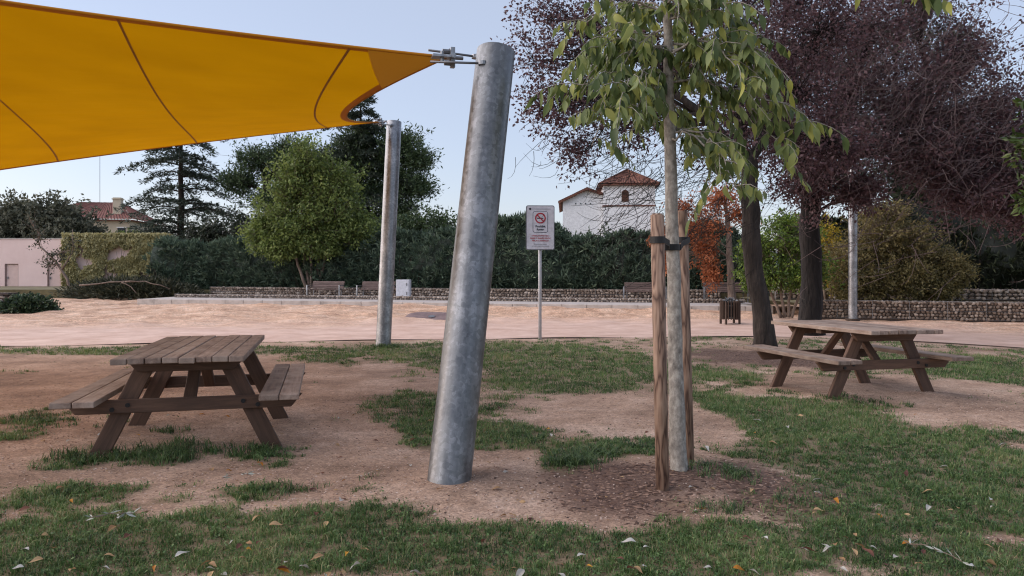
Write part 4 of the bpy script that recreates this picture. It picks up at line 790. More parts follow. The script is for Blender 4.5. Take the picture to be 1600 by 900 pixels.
# corner reinforcement
U, W = np.meshgrid(np.linspace(0, 1, 12), np.linspace(0, 1, 12)); uu = U * .07 * (1 - W * .999); vv = W * .17
P = sail(uu, vv).reshape(-1, 3) - O3; P[:, 2] -= .005
i = np.arange(11)[:, None] * 12; j = np.arange(11)[None]; Q = np.stack([i + j, i + j + 1, i + 12 + j + 1, i + 12 + j], -1).reshape(-1, 4)
fastmesh('corner_patch', P, [Q], leafmat('sail_corner_cloth', ((250, 186, 20), (250, 186, 20)), .02, .9), sl, smooth=True)
def fittings(label, corner, top, away, sc=1.0):
    """two threaded rods, clamp and lugs between a post top and a sail corner"""
    corner = Vector(corner); top = Vector(top); root = empty('turnbuckle', corner, 0, label, 'turnbuckle', None)
    d = (top - corner); h = Vector((d.x, d.y, 0)); Lh = h.length; h.normalize(); s_ = Vector((-h.y, h.x, 0))
    for q, (sgn, dz) in enumerate(((1, .05), (-1, -.05))):
        b = MB(); a = s_ * sgn * .035 + Vector((0, 0, dz)) - h * .12; e = s_ * sgn * .10 + Vector((0, 0, dz)) + h * (Lh - .10)
        b.tube([a, e], .0085, 8); rod = b.build('rod', MT['steel'], root, True)
        b = MB(); b.tube([a + h * .10, a + h * .17], .018, 8); b.tube([a + h * .145, a + h * .16], .023, 6); b.build('nut', MT['steel'], rod)
        b = MB(); c = e + h * .03
        M = Matrix.Translation(c) @ h.to_track_quat('X', 'Z').to_matrix().to_4x4(); b.box(-.07, .11, -.028, .028, -.009, .009, M); b.tube([M @ Vector((-.05, 0, -.012)), M @ Vector((-.05, 0, .012))], .034, 12); b.build('lug', MT['galv_l'], root)
    b = MB(); M = h.to_track_quat('X', 'Z').to_matrix().to_4x4(); b.box(-.10, .05, -.045, .045, -.008, .008, M); b.box(.03, .06, -.02, .02, -.07, .07, M); b.tube([M @ Vector((-.03, 0, -.04)), M @ Vector((-.03, 0, .04))], .014, 8); b.tube([M @ Vector((.045, -.06, 0)), M @ Vector((.045, .06, 0))], .016, 8); b.tube([M @ Vector((.03, 0, 0)), M @ Vector((.12, 0, .002))], .014, 8)
    b.build('clamp_plate', MT['galv_l'], root)
fittings('zinc turnbuckle rods and clamp at the near sail corner on the thick leaning post', C00, (P1t[0], P1t[1], 2.83), None)
fittings('small zinc turnbuckle at the far sail corner on the distant post', C01, (P2t[0], P2t[1], 4.05), None)
lp = post('lamp_post', 'round galvanised steel post with small stickers standing before the gabion wall', (9.95, 22.05, -.03), (9.95, 22.05, 5.6), .125, MT['galv_l'], None)
b = MB(); b.tube([(0, 0, -.01), (0, 0, .05)], .2, 24); b.build('base_flange', plain('rusty_flange', (70, 58, 50), .8), lp)
for (a0, z, w_, h_) in ((-1.75, 2.22, .09, .12), (-1.1, 2.25, .1, .14), (-1.62, 1.8, .05, .05)):
    Vs = [];
    for a in (a0 - w_ / .25, a0, a0 + w_ / .25): Vs += [(.1275 * math.cos(a), .1275 * math.sin(a), z), (.1275 * math.cos(a), .1275 * math.sin(a), z + h_)]
    fastmesh('sticker', Vs, [np.array([(0, 2, 3, 1), (2, 4, 5, 3)])], plain('sticker_paper', (205, 205, 205), .6), lp)

# ------------------------------------------------------------------ picnic tables
def picnic(label, loc, rz, Lt=1.95, fy=.58):
    t = empty('picnic_table', loc, rz, label, 'picnic table', 'timber picnic tables'); rr_ = random.Random(int(Lt * 100))
    top, leg = MT['wood_top'], MT['wood_leg']; n = 8; pw = .104
    for i in range(n):
        x = (i - (n - 1) / 2) * (pw + .006); lo = Lt + rr_.uniform(-.012, .012)
        bevbox('tabletop_plank', lo, pw, .042, top, t, (x, rr_.uniform(-.006, .006), .727 + rr_.uniform(-.003, .003)), (rr_.uniform(-.01, .01), 0, R(90)), .006, seg=2)
    for s_ in (-1, 1):
        for k in range(2):
            bevbox('seat_plank', Lt + rr_.uniform(-.01, .01), .136, .042, top, t, (s_ * (.605 + k * .142), 0, .437 + rr_.uniform(-.002, .003)), (rr_.uniform(-.012, .012), 0, R(90)), .006, seg=2)
    for e in (-1, 1):
        y = e * fy
        bevbox('top_cleat', .82, .044, .09, leg, t, (0, y + e * .046, .659), (0, 0, 0), .004, chamfer=.07)
        cb = bevbox('crossbeam', 1.66, .044, .098, leg, t, (0, y + e * .046, .365), (0, 0, 0), .004, chamfer=.08)
        for s_ in (-1, 1):
            # leg runs from under the top to the ground, splayed outwards
            p0 = Vector((s_ * .27, y, .70)); p1 = Vector((s_ * .64, y, -.06)); d = p1 - p0
            bevbox('leg', d.length, .044, .125, leg, t, tuple((p0 + p1) / 2), (0, math.atan2(-d.z, d.x), 0), .004)
            for (bx_, bz) in ((s_ * .40, .375), (s_ * .505, .345)):
                b = MB(); b.tube([(bx_, e * .021, bz - .365), (bx_, e * .03, bz - .365)], .017, 10); b.build('bolt', MT['black'], cb)
        p0 = Vector((0, y - e * .03, .345)); p1 = Vector((0, e * .13, .685)); d = p1 - p0
        bevbox('brace', d.length + .02, .09, .044, leg, t, tuple((p0 + p1) / 2), (0, -math.atan2(d.z, abs(d.y)), R(90) if d.y > 0 else R(-90)), .004)
    b = MB(); b.box(-.4, .4, -.045, .045, .66, .705); b.build('middle_cleat', leg, t)
    return t
picnic('weathered timber picnic table with attached benches standing under the yellow shade sail', (-2.58, 6.25, -.015), R(14))
picnic('timber picnic table with attached benches on bare ground in front of the purple plum trees', (3.80, 8.5, -.0), R(14), 1.75, .50)

# ------------------------------------------------------------------ young tree with stakes
LEAFS = []
def big_leaf(k):
    q = random.Random(k); n = 7; V = []; L_ = 1.0; prof = [.0, .27, .39, .37, .26, .11, .0]
    cu = q.uniform(-.1, .5); tw = q.uniform(-.9, .9)
    for i in range(n):
        t = i / (n - 1); y = t * L_; z = -cu * t * t; wv_ = prof[i] * .47; f = .14 + .1 * q.random()
        a = tw * t
        V += [(-wv_ * math.cos(a), y, z + wv_ * f * 2 - wv_ * math.sin(a)), (0, y, z), (wv_ * math.cos(a), y, z + wv_ * f * 2 + wv_ * math.sin(a))]
    V += [(-.008, -.12, .02), (.008, -.12, .02), (0, 0, 0)]
    F = []
    for i in range(n - 1):
        for j in (0, 1): F.append((i * 3 + j, i * 3 + j + 1, i * 3 + 4 + j, i * 3 + 3 + j))
    F2 = [(3 * n, 3 * n + 1, 1)]
    return np.array(V), np.array(F), np.array(F2)
GEO = [big_leaf(k) for k in range(9)]
yc = ((66, 82, 46), (92, 110, 62), (116, 132, 78), (140, 152, 94), (164, 166, 80))
MT['yleaf'] = leafmat('hackberry_leaf', yc, .35, .5); MT['yleaf_o'] = leafmat('hackberry_leaf_single', yc, .35, .5, obj=True)
YT = np.array((1.085, 4.85, 0.0)); yt = empty('young_tree', tuple(YT), 0, 'young staked tree with drooping green leaves and smooth grey trunk', 'tree')
tp = np.array([(0, 0, -.05), (-.02, 0, .15), (-.035, 0, .8), (-.055, 0, 1.55), (-.075, 0, 2.3), (-.085, 0, 3.0), (-.06, 0, 3.8), (-.05, 0, 4.7)]); tr_ = [.066, .055, .047, .042, .036, .027, .02, .008]
ti = np.linspace(0, 7, 40); P = np.stack([np.interp(ti, range(8), tp[:, i]) for i in range(3)], -1); r = rng(81); P[2:-1, :2] += r.normal(size=(37, 2)) * .0025
b = MB(); b.tube(P, np.interp(ti, range(8), tr_) * (1 + r.uniform(-.03, .03, 40)), 14); b.build('trunk', MT['bark_g'], yt, True)
def txy(z): return np.array([np.interp(z, tp[:, 2], tp[:, 0]), 0, z])
# branches: start height, end offset (x, y, z)
BR = [(2.25, .62, -.3, 1.92), (2.2, .45, -.5, 1.9), (2.3, .55, .1, 1.95), (2.6, -.75, -.1, 2.2), (2.8, 1.12, -.25, 2.25), (2.7, 1.05, -.1, 2.1), (3.35, 1.5, -.7, 2.95), (3.3, -.8, -.5, 3.1), (3.0, -.05, -.55, 2.85), (2.95, .3, -.5, 2.75), (3.15, -.12, -.6, 3.0), (2.85, -.85, -.15, 2.55), (2.8, -.7, -.35, 2.4), (2.9, -.8, .25, 2.6), (2.6, -.55, -.55, 2.35), (2.4, .35, .3, 2.25), (2.55, .88, -.1, 2.35), (2.6, .62, .4, 2.3), (2.5, -.42, -.35, 2.3), (2.55, -.62, .15, 2.4), (2.45, -.25, .55, 2.3), (2.7, -.72, -.3, 2.75), (2.75, .7, -.5, 2.6), (3.0, .35, -.7, 2.85), (2.95, .85, .2, 2.95), (3.0, -.75, .2, 3.05), (3.0, .35, .6, 3.0), (3.05, -.3, .65, 3.05), (3.15, 1.15, -.45, 3.15), (3.2, -.5, -.5, 3.25), (3.25, .5, -.6, 3.3), (3.3, .75, .4, 3.4), (3.35, -.65, .3, 3.5), (3.4, 0, -.7, 3.5), (3.6, .5, -.3, 3.8), (3.6, -.5, -.1, 3.85), (3.8, .1, .5, 4.1), (3.9, .3, -.3, 4.2), (4.1, -.3, .1, 4.5), (2.72, .5, -.62, 2.5), ]
lb = MB(); LP = []; LD = []
for (h, ex, ey, ez) in BR:
    ex *= .67 if ex < 1.3 else .86; ey *= .85; st = txy(h); en = np.array([st[0] + ex, ey, ez + .05]); Lb = np.linalg.norm(en - st); Q = curve(st, en, 10, .10, r, .07); Q[-3:, 2] -= np.array([.02, .06, .12]) * min(1, Lb / .6); lb.tube(Q, np.linspace(.009, .003, 10), 6, True)
    ntw = max(4, int(Lb * 17 * r.choice([.6, .85, 1.1, 1.4])))
    for q in range(ntw):
        t = .1 + .92 * (q + r.random()) / ntw; t = min(t, 1); a = np.array([np.interp(t * 9, range(10), Q[:, i]) for i in range(3)])
        L2 = r.uniform(.10, .36); d = unit((en - st) * np.array([1, 1, .2]) / Lb + r.normal(size=3) * np.array([.7, .7, .3])); e = a + d * L2 + np.array([0, 0, -.45 * L2])
        Qt = curve(a, e, 5, .14, r, .02); lb.tube(Qt, np.linspace(.0035, .0016, 5), 4, False)
        nl = int(L2 / .026) + 1
        for k in range(nl):
            tt = (k + .6) / nl; LP.append(np.array([np.interp(tt * 4, range(5), Qt[:, i]) for i in range(3)])); sd_ = 1 if k % 2 else -1
            side = np.cross(d, (0, 0, 1)) * sd_; LD.append(d * .25 + side * .38 + np.array([0, 0, -1.3]) + r.normal(size=3) * .3)
lb.build('branches', MT['bark_g'], yt, True)
LP = np.array(LP); LD = unit(np.array(LD)); nL = len(LP); LS = r.uniform(.05, .135, nL) ** 1.0
W_ = LP + YT; sx = 800 + 1180 * W_[:, 0] / W_[:, 1]; sy = 428 - 1180 * (W_[:, 2] - EYE) / W_[:, 1]
score = np.where((sx > 0) & (sx < 1600) & (sy > -20), LS / W_[:, 1], 0) ; order = np.argsort(-score); single = set(order[:300].tolist())
lm_ = []
for k, (V, F, F2) in enumerate(GEO):
    me = bpy.data.meshes.new('leaf'); me.from_pydata(V.tolist(), [], F.tolist() + F2.tolist()); me.materials.append(MT['yleaf_o']); me.polygons.foreach_set('use_smooth', np.ones(len(me.polygons), bool)); lm_.append(me)
rest = MB()
for i in range(nL):
    y = Vector(LD[i]); z = Vector(r.normal(size=3) + np.array([0, -.5, .4])); x = y.cross(z).normalized(); z = x.cross(y).normalized(); M3 = Matrix((x, y, z)).transposed()
    k = int(r.integers(0, 9))
    if i in single:
        o = bpy.data.objects.new('leaf', lm_[k]); link(o, yt); o.matrix_local = Matrix.Translation(Vector(LP[i])) @ M3.to_4x4() @ Matrix.Scale(LS[i], 4)
    else:
        V, F, F2 = GEO[k]; rest.add(V @ np.array(M3).T * LS[i] + LP[i], F, F2, var=float(r.random()))
if rest.n: rest.build('crown', MT['yleaf'], yt, True, 'stuff')
def stake(label, base, top, rad):
    base = Vector(base); top = Vector(top); Ls = (top - base).length; bm = bmesh.new(); bmesh.ops.create_cone(bm, cap_ends=True, segments=20, radius1=rad, radius2=rad, depth=Ls)
    bmesh.ops.bevel(bm, geom=[e for e in bm.edges if abs(e.verts[0].co.z - Ls / 2) < 1e-4 and abs(e.verts[1].co.z - Ls / 2) < 1e-4], offset=.008, segments=2, affect='EDGES')
    bmesh.ops.rotate(bm, verts=bm.verts, matrix=Matrix.Rotation(R(90), 3, 'Y')); bmesh.ops.translate(bm, verts=bm.verts, vec=(Ls / 2, 0, 0))
    me = bpy.data.meshes.new('tree_stake'); bm.to_mesh(me); bm.free(); me.materials.append(MT['stake'])
    for p_ in me.polygons: p_.use_smooth = len(p_.vertices) == 4
    o = bpy.data.objects.new('tree_stake', me); link(o); o.location = base; o.rotation_mode = 'QUATERNION'; o.rotation_quaternion = (top - base).to_track_quat('X', 'Z'); tag(o, label, 'stake', 'wooden tree stakes')
stake('round pine stake with swirling grain standing in front of the young trunk', (.895, 4.47, -.1), (.855, 4.45, 1.675), .0395)
stake('round pine stake half hidden behind the young grey trunk', (1.2, 5.12, -.1), (1.155, 5.14, 1.75), .0395)
# rubber strap from stake to trunk to stake
def band(path, zc, hgt, thk, parent, name='strap'):
    path = np.array(path, float); n = len(path); t = np.gradient(path, axis=0); t /= np.linalg.norm(t, axis=1)[:, None]; nr = np.stack([-t[:, 1], t[:, 0]], -1)
    zc = np.broadcast_to(zc, n); V = []
    for sgn, dz in ((-1, -1), (1, -1), (1, 1), (-1, 1)): V.append(np.c_[path + nr * thk * .5 * sgn, zc + dz * hgt / 2])
    V = np.stack(V, 1).reshape(-1, 3); i = np.arange(n - 1)[:, None] * 4; Q = np.concatenate([np.stack([i[:, 0] + a, i[:, 0] + 4 + a, i[:, 0] + 4 + (a + 1) % 4, i[:, 0] + (a + 1) % 4], -1) for a in range(4)])
    return fastmesh(name, V, [np.vstack([Q, [(0, 1, 2, 3), (4 * n - 1, 4 * n - 2, 4 * n - 3, 4 * n - 4)]])], MT['black'], parent)
st_ = empty('tree_tie', (1.03, 4.85, 1.52), 0, 'black rubber tie strapping the young trunk to its two stakes', 'tree tie')
c1 = np.array((.858, 4.452)) - (1.03, 4.85); c2 = np.array((1.16, 5.14)) - (1.03, 4.85); c0 = np.array((0.0, 0.0))
def arc(c, rad, a0, a1, n=14): return [(c[0] + rad * math.cos(a), c[1] + rad * math.sin(a)) for a in np.linspace(R(a0), R(a1), n)]
band(arc(c1, .0435, 0, 350, 30), .0, .04, .006, st_, 'stake_band'); band(arc(c0, .0475, 0, 350, 30), -.03, .04, .006, st_, 'trunk_band'); band(arc(c2, .0435, 0, 350, 30), .03, .04, .006, st_, 'stake_band')
band([c1 + (.043, .02), (c1 + (.043, .02)) * .5 + np.array((.0, -.05)) * .5, (-.03, -.052)], np.array([0, -.012, -.03]), .036, .006, st_); band([(.05, -.012), (.09, .1), c2 + (.047, -.01)], np.array([-.03, 0, .03]), .036, .006, st_)
b = MB(); b.box(-.06, -.01, -.068, -.05, -.05, -.01); b.build('buckle', MT['black'], st_)

# ------------------------------------------------------------------ sign
sg = empty('no_smoking_sign', (.565, 15.25, -.02), R(3), 'white no-smoking notice board on a thin pale pole at the lawn edge', 'sign')
b = MB(); b.tube([(0, 0, -.1), (0, 0, 2.6)], .034, 14); b.build('pole', plain('pale_painted_pole', (196, 198, 204), .5), sg, True)
def rrect(name, w_, h_, rad, y, mat, parent, cx=0, cz=0, thick=0):
    pts = []
    for (sx_, sz, a0) in ((1, 1, 0), (-1, 1, 90), (-1, -1, 180), (1, -1, 270)):
        for a in np.linspace(a0, a0 + 90, 7): pts.append((cx + sx_ * (w_ / 2 - rad) + rad * math.cos(R(a)), cz + sz * (h_ / 2 - rad) + rad * math.sin(R(a))))
    n = len(pts); V = [(x, y, z) for x, z in pts] + [(x, y + max(thick, .002), z) for x, z in pts]
    F = [tuple(range(n))[::-1], tuple(range(n, 2 * n))] + [(i, (i + 1) % n, n + (i + 1) % n, n + i) for i in range(n)]
    me = bpy.data.meshes.new(name); me.from_pydata(V, [], F); me.materials.append(mat); o = bpy.data.objects.new(name, me); return link(o, parent)
mfr = plain('sign_frame_grey', (112, 116, 126), .45); mwh = plain('sign_white', (214, 216, 228), .45); mbl = plain('sign_border_dark', (54, 66, 92), .5); mrd = plain('sign_red', (172, 36, 52), .5); mdk = plain('sign_ink', (58, 60, 72), .6); mrt = plain('sign_red_ink', (176, 64, 78), .6)
bd = rrect('board', .575, .895, .04, -.075, mfr, sg, 0, 2.27, .035); rrect('face', .545, .865, .03, -.0785, mwh, bd, 0, 2.27)
rrect('panel_border', .305, .43, .045, -.082, mbl, bd, 0, 2.385); rrect('panel', .287, .412, .038, -.0855, mwh, bd, 0, 2.385)
def ring(name, r0, r1, y, mat, parent, cx, cz, n=40):
    V = []; 
    for k in range(n): a = k * 2 * math.pi / n; V += [(cx + r0 * math.cos(a), y, cz + r0 * math.sin(a)), (cx + r1 * math.cos(a), y, cz + r1 * math.sin(a))]
    Q = [(2 * k, (2 * k + 1), (2 * k + 3) % (2 * n), (2 * k + 2) % (2 * n)) for k in range(n)]; return fastmesh(name, V, [np.array(Q)], mat, parent)
cz = 2.46
b = MB(); b.box(-.065, .03, -.091, -.089, cz - .012, cz + .008); b.box(.036, .06, -.091, -.089, cz - .012, cz + .008)
for k in range(3): b.box(.03 + k * .012, .036 + k * .012, -.091, -.089, cz + .02 + k * .014, cz + .034 + k * .014)
b.build('cigarette_symbol', mdk, bd)
ring('prohibition_ring', .082, .108, -.0915, mrd, bd, 0, cz)
b = MB(); M = Matrix.Translation((0, 0, cz)) @ Matrix.Rotation(R(45), 4, 'Y'); b.box(-.09, .09, -.094, -.0925, -.011, .011, M); b.build('prohibition_bar', mrd, bd)
def text(s, size, x, z, mat, bold=0):
    cu = bpy.data.curves.new('lettering', 'FONT'); cu.body = s; cu.size = size; cu.align_x = 'CENTER'; cu.extrude = .0006; cu.offset = bold
    o = bpy.data.objects.new('tmp', cu); COL.objects.link(o); dg = bpy.context.evaluated_depsgraph_get(); me = bpy.data.meshes.new_from_object(o.evaluated_get(dg)); bpy.data.objects.remove(o)
    me.materials.clear(); me.materials.append(mat); q = bpy.data.objects.new('lettering', me); link(q, bd); q.location = (x, -.0895, z); q.rotation_euler = (R(90), 0, 0)
text('Prohibit', .062, 0, 2.275, mdk, .0018); text('fumar', .062, 0, 2.215, mdk, .0018)
text('A PARCS INFANTILS I', .038, 0, 2.095, mrt, .001); text('ÀREES O ZONES DE JOC', .038, 0, 2.045, mrt, .001); text('PER A LA INFÀNCIA', .038, 0, 1.995, mrt, .001)
text('De conformitat amb la', .029, 0, 1.93, mdk); text('normativa vigent en la matèria', .029, 0, 1.892, mdk)
ring('emblem', .0, .024, -.082, mdk, bd, -.205, 2.645, 20)
b = MB()
for k in range(22): b.box(-.165 + k * .017, -.165 + k * .017 + .012, -.0825, -.081, 2.638, 2.650)
b.build('small_print', plain('sign_faint_ink', (140, 144, 158), .6), bd)

# ------------------------------------------------------------------ benches, box, bin, disc
def bench(label, loc, rz, W=1.85):
    t = empty('park_bench', loc, rz, label, 'bench', 'park benches along the hedge')
    for k in range(4): bevbox('back_slat', W, .028, .085, MT['slat'], t, (0, .2 + .03 * k, .50 + k * .095), (R(-14), 0, 0), .005)
    for k in range(4): bevbox('seat_slat', W, .095, .03, MT['slat'], t, (0, -.22 + k * .11, .43 - .008 * k), (0, 0, 0), .005)
    for s_ in (-1, 1):
        x = s_ * (W / 2 - .12); b = MB(); b.box(x - .022, x + .022, .13, .17, 0, .45); b.tube([(x, .17, .4), (x, .32, .84)], .018, 6); b.box(x - .022, x + .022, -.28, .2, .38, .41); b.build('bench_frame', MT['steel'], t)
        b = MB(); x = s_ * (W / 2 + .01); b.box(x - .03, x + .03, -.30, -.25, -.05, .64); b.box(x - .03, x + .03, -.25, .2, .6, .64); b.build('arm_post', MT['galv_l'], t)
    return t
for (px, lab) in ((-9.3, 'slatted park bench in front of the round green tree'), (-6.55, 'slatted park bench half hidden behind the far steel post beside the white cabinet'), (6.3, 'brown slatted park bench behind the young tree stakes'), (9.75, 'brown slatted park bench behind the russet tree')):
    sl_ = math.atan2(kerbY(px + .5) - kerbY(px - .5), 1); px_ = px - 0 ; bench(lab, (px_ - .3, float(kerbY(px_ - .3)) + 5.2, .11), sl_)
ub = empty('utility_cabinet', (-5.35, 37.3, .11), R(-8), 'white utility cabinet standing in front of the gabion wall', 'cabinet')
mu = plain('cabinet_white', (206, 208, 216), .5)
b_ = bevbox('cabinet_body', .68, .35, .92, mu, ub, (0, 0, .47), bev=.008); bevbox('cabinet_door', .6, .02, .84, mu, ub, (0, -.184, .47), bev=.004)
for z in (.25, .7): b = MB(); b.box(.2, .225, -.215, -.195, z - .07, z + .07); b.build('hinge', MT['black'], ub)
lb_ = empty('litter_bin', (5.86, 20.3, -.04), R(10), 'dark slatted wooden litter bin standing on the sand beside the leaning plum trunk', 'litter bin')
for k in range(20):
    a = k * 2 * math.pi / 20; bevbox('slat', .5, .028, .062, MT['bin'], lb_, (.225 * math.cos(a), .225 * math.sin(a), .39), (0, R(-90), a), .004)
b = MB(); b.tube([(0, 0, .16), (0, 0, .6)], .195, 18); b.build('liner', MT['black'], lb_)
b = MB(); b.tube([(0, 0, .18), (0, 0, .2)], .208, 18); b.tube([(0, 0, .5), (0, 0, .52)], .208, 18); b.build('hoop', MT['steel'], lb_)
for a in (40, 140, 220, 320): bevbox('leg', .62, .05, .05, MT['bin'], lb_, (.25 * math.cos(R(a)), .25 * math.sin(R(a)), .29), (0, R(-90), 0), .004)
mound('bin_bag', 'crumpled grey bag showing on top of the litter bin', (5.86, 20.3, .56), .14, .14, .09, leafmat('grey_plastic_bag', ((90, 94, 100), (130, 134, 140)), .1, .3), .09, 60, 91, 'bag')
dk = empty('play_disc', (-2.35, 22.1, .03), 0, 'flat purplish-brown round disc lying tilted on the sand mound', 'disc'); dk.rotation_euler = (R(13), R(-5), .3)
n = 44; V = [(0, 0, .035)]; 
for (rr_, z) in ((.5, .03), (.76, .012), (.785, -.01), (.78, -.03), (.4, -.035)):
    V += [(rr_ * math.cos(2 * math.pi * k / n), .95 * rr_ * math.sin(2 * math.pi * k / n), z + (.05 * math.cos(2 * math.pi * k / n * 2 + 1) if rr_ > .6 else 0)) for k in range(n)]
T = [(0, 1 + k, 1 + (k + 1) % n) for k in range(n)]; Q = [(1 + i * n + k, 1 + (i + 1) * n + k, 1 + (i + 1) * n + (k + 1) % n, 1 + i * n + (k + 1) % n) for i in range(4) for k in range(n)]
fastmesh('disc_plate', V, [np.array(Q), np.array(T)], mottled('worn_rubber_disc', (84, 66, 68), (112, 92, 92), 3, .75, .2, c3=(136, 116, 114)), dk, smooth=True)
b = MB(); b.tube([(0, 0, .03), (0, 0, .055)], .1, 20); b.build('hub', MT['steel'], dk)

# ------------------------------------------------------------------ grass, litter, gravel
def blades(n, ylo, yhi, seed, per, rad, dens_pow):
    """tuft centres where grass grows, then blades around each centre"""
    r = rng(seed); u = r.random(n); e = 1 - dens_pow
    y = (ylo ** e + u * (yhi ** e - ylo ** e)) ** (1 / e); x = (r.random(n) * 2 - 1) * (.76 * y + 1.2)
    g = grass_at(x, y) * (1 - .55 * mulch_at(x, y)); k = (r.random(n) < g) & (y < edgeY(x) - .03)
    x, y, g = x[k], y[k], g[k]; m = (per * r.uniform(.4, 1.6, len(x)) * (.4 + .6 * g)).astype(int) + 1
    ii = np.repeat(np.arange(len(x)), m); rr_ = rad * r.uniform(.5, 1.4, len(x))
    tv = r.random(len(x)); x2 = x[ii] + r.normal(size=len(ii)) * rr_[ii]; y2 = np.minimum(y[ii] + r.normal(size=len(ii)) * rr_[ii], edgeY(x2) - .01)
    return x2, y2, g[ii], r, tv[ii]
def grass_mesh(name, x, y, g, r, h0, w0, far, tv):
    n = len(x); z = lawn_z(x, y) * (1 - sstep(-.6, 0, y - edgeY(x)) * .8) - .004; pn = fbm(x * 1.7, y * 1.7, 91, 3)
    h = h0 * (.35 + .9 * r.random(n)) * (.5 + .6 * pn + .5 * tv * tv) * (.55 + .5 * g); wd = w0 * r.uniform(.7, 1.4, n) * (np.maximum(y, 3.5) / 4) ** .75
    a = r.uniform(0, 6.283, n); le = np.abs(r.normal(size=n)) * .55 + .25; dx, dy = np.cos(a), np.sin(a); b2 = a + 1.57 + r.normal(size=n) * .5; sx, sy = np.cos(b2), np.sin(b2)
    B = np.stack([x, y, z], -1); S_ = np.stack([sx, sy, 0 * sx], -1) * wd[:, None] * .5; D = np.stack([dx, dy, 0 * dx], -1)
    up = np.array([0, 0, 1.])
    if far:
        T = B + up * (h / np.sqrt(1 + le ** 2))[:, None] + D * (h * le / np.sqrt(1 + le ** 2))[:, None]; V = np.stack([B - S_, B + S_, T], 1).reshape(-1, 3); i = np.arange(n)[:, None] * 3; F = [i + [0, 1, 2]]; m = 3
    else:
        M_ = B + up * (h * .6)[:, None] + D * (h * le * .35)[:, None]; T = B + up * (h * .75 * np.clip(1.3 - le * .5, .25, 1.2))[:, None] + D * (h * le)[:, None]
        V = np.stack([B - S_, B + S_, M_ + S_ * .8, M_ - S_ * .8, T], 1).reshape(-1, 3); i = np.arange(n)[:, None] * 5; F = [i + [0, 1, 2, 3], i + [3, 2, 4]]; m = 5
    h_ = 0; var = np.clip(.75 * (pn - .5) + .4 * tv + .38 * r.random(n) + .05 + (r.random(n) < .07) * .4, 0, 1)
    o = fastmesh(name, V, F, MT['grass'], None, np.repeat(var, m), kind='stuff'); return o
MT['grass'] = leafmat('grass_blade', ((32, 50, 26), (58, 86, 42), (86, 116, 60), (118, 142, 86), (176, 164, 122)), .3, .5)
x, y, g, r, tv = blades(26000, 2.2, 6.4, 101, 15, .020, .6); o = grass_mesh('lawn_grass', x, y, g, r, .042, .0034, False, tv); tag(o, 'short patchy green grass growing over the near lawn', 'grass')
x, y, g, r, tv = blades(42000, 6.4, 16.3, 102, 11, .032, .9); o = grass_mesh('lawn_grass', x, y, g, r, .05, .0042, True, tv); tag(o, 'green grass in the strip towards the path and under the right table', 'grass')
# small broad-leaved weeds between the blades
x, y, g, r, tv = blades(16000, 2.3, 8.0, 105, 4, .012, .6); n = len(x); a = r.uniform(0, 6.283, n); P = np.stack([x, y, lawn_z(x, y) + r.uniform(.004, .026, n)], -1); D = np.stack([np.cos(a), np.sin(a), r.uniform(-.1, .7, n)], -1); Lg = r.uniform(.009, .024, n) * (np.maximum(y, 3.5) / 4) ** .4
V, F = leaves(P, D, Lg, Lg * .55, r, .15, np.array([[0, 0, 1.]])); o = fastmesh('lawn_weeds', V, [F], leafmat('broad_weed_leaf', ((44, 64, 36), (70, 98, 54), (98, 126, 72), (128, 150, 96)), .25, .5), None, np.repeat(np.clip(.6 * tv + .4 * r.random(n), 0, 1), 4), kind='stuff'); tag(o, 'tiny broad-leaved weeds mixed through the near lawn', 'weeds')
# taller tufts
TU = [(-2.5, 5.6, .34, .16, 900), (-3.1, 5.45, .26, .13, 500), (-1.9, 5.66, .22, .13, 450), (-2.75, 5.5, .2, .13, 300), (.42, 5.3, .2, .14, 600), (.62, 5.55, .2, .12, 300), (.95, 5.7, .25, .1, 300), (-2.7, 4.55, .16, .1, 250), (-2.1, 3.55, .3, .1, 400), (-1.4, 4.6, .22, .09, 300), (1.42, 4.75, .18, .12, 250), (1.12, 4.15, .14, .09, 260), (1.25, 4.9, .16, .1, 200), (1.95, 3.6, .25, .1, 300), (.1, 6.1, .28, .09, 350), (-.75, 6.4, .3, .09, 400), (3.6, 7.7, .4, .09, 400), (3.0, 8.3, .25, .08, 200), (-2.2, 13.6, .3, .14, 260), (-2.9, 6.5, .16, .1, 160), (1.6, 4.35, .2, .09, 200), (-.95, 4.85, .05, .09, 24), (-3.9, 6.7, .4, .08, 300), (2.6, 5.0, .4, .07, 400)]
xs_, ys_, hs2_ = [], [], []; r = rng(103)
for (cx, cy, rad, h, n) in TU:
    c = r.normal(size=(max(3, n // 18), 2)) * rad * .5; k = r.integers(0, len(c), n); q = c[k] + r.normal(size=(n, 2)) * .03; xs_.append(cx + q[:, 0]); ys_.append(cy + q[:, 1]); hs2_.append(np.full(n, h))
x = np.concatenate(xs_); y = np.concatenate(ys_); hh = np.concatenate(hs2_); n = len(x)
a = r.uniform(0, 6.283, n); le = np.abs(r.normal(size=n)) * .6 + .25; h = hh * .62 * r.uniform(.35, 1.1, n); B = np.stack([x, y, lawn_z(x, y) - .005], -1); D = np.stack([np.cos(a), np.sin(a), 0 * a], -1); S_ = np.stack([-np.sin(a), np.cos(a), 0 * a], -1) * .0024 * (np.maximum(y, 4) / 4)[:, None] ** .7; up = np.array([0, 0, 1.])
M_ = B + up * (h * .6)[:, None] + D * (h * le * .4)[:, None]; T = B + up * (h * .9)[:, None] + D * (h * le * 1.4)[:, None]
V = np.stack([B - S_, B + S_, M_ + S_ * .8, M_ - S_ * .8, T], 1).reshape(-1, 3); i = np.arange(n)[:, None] * 5
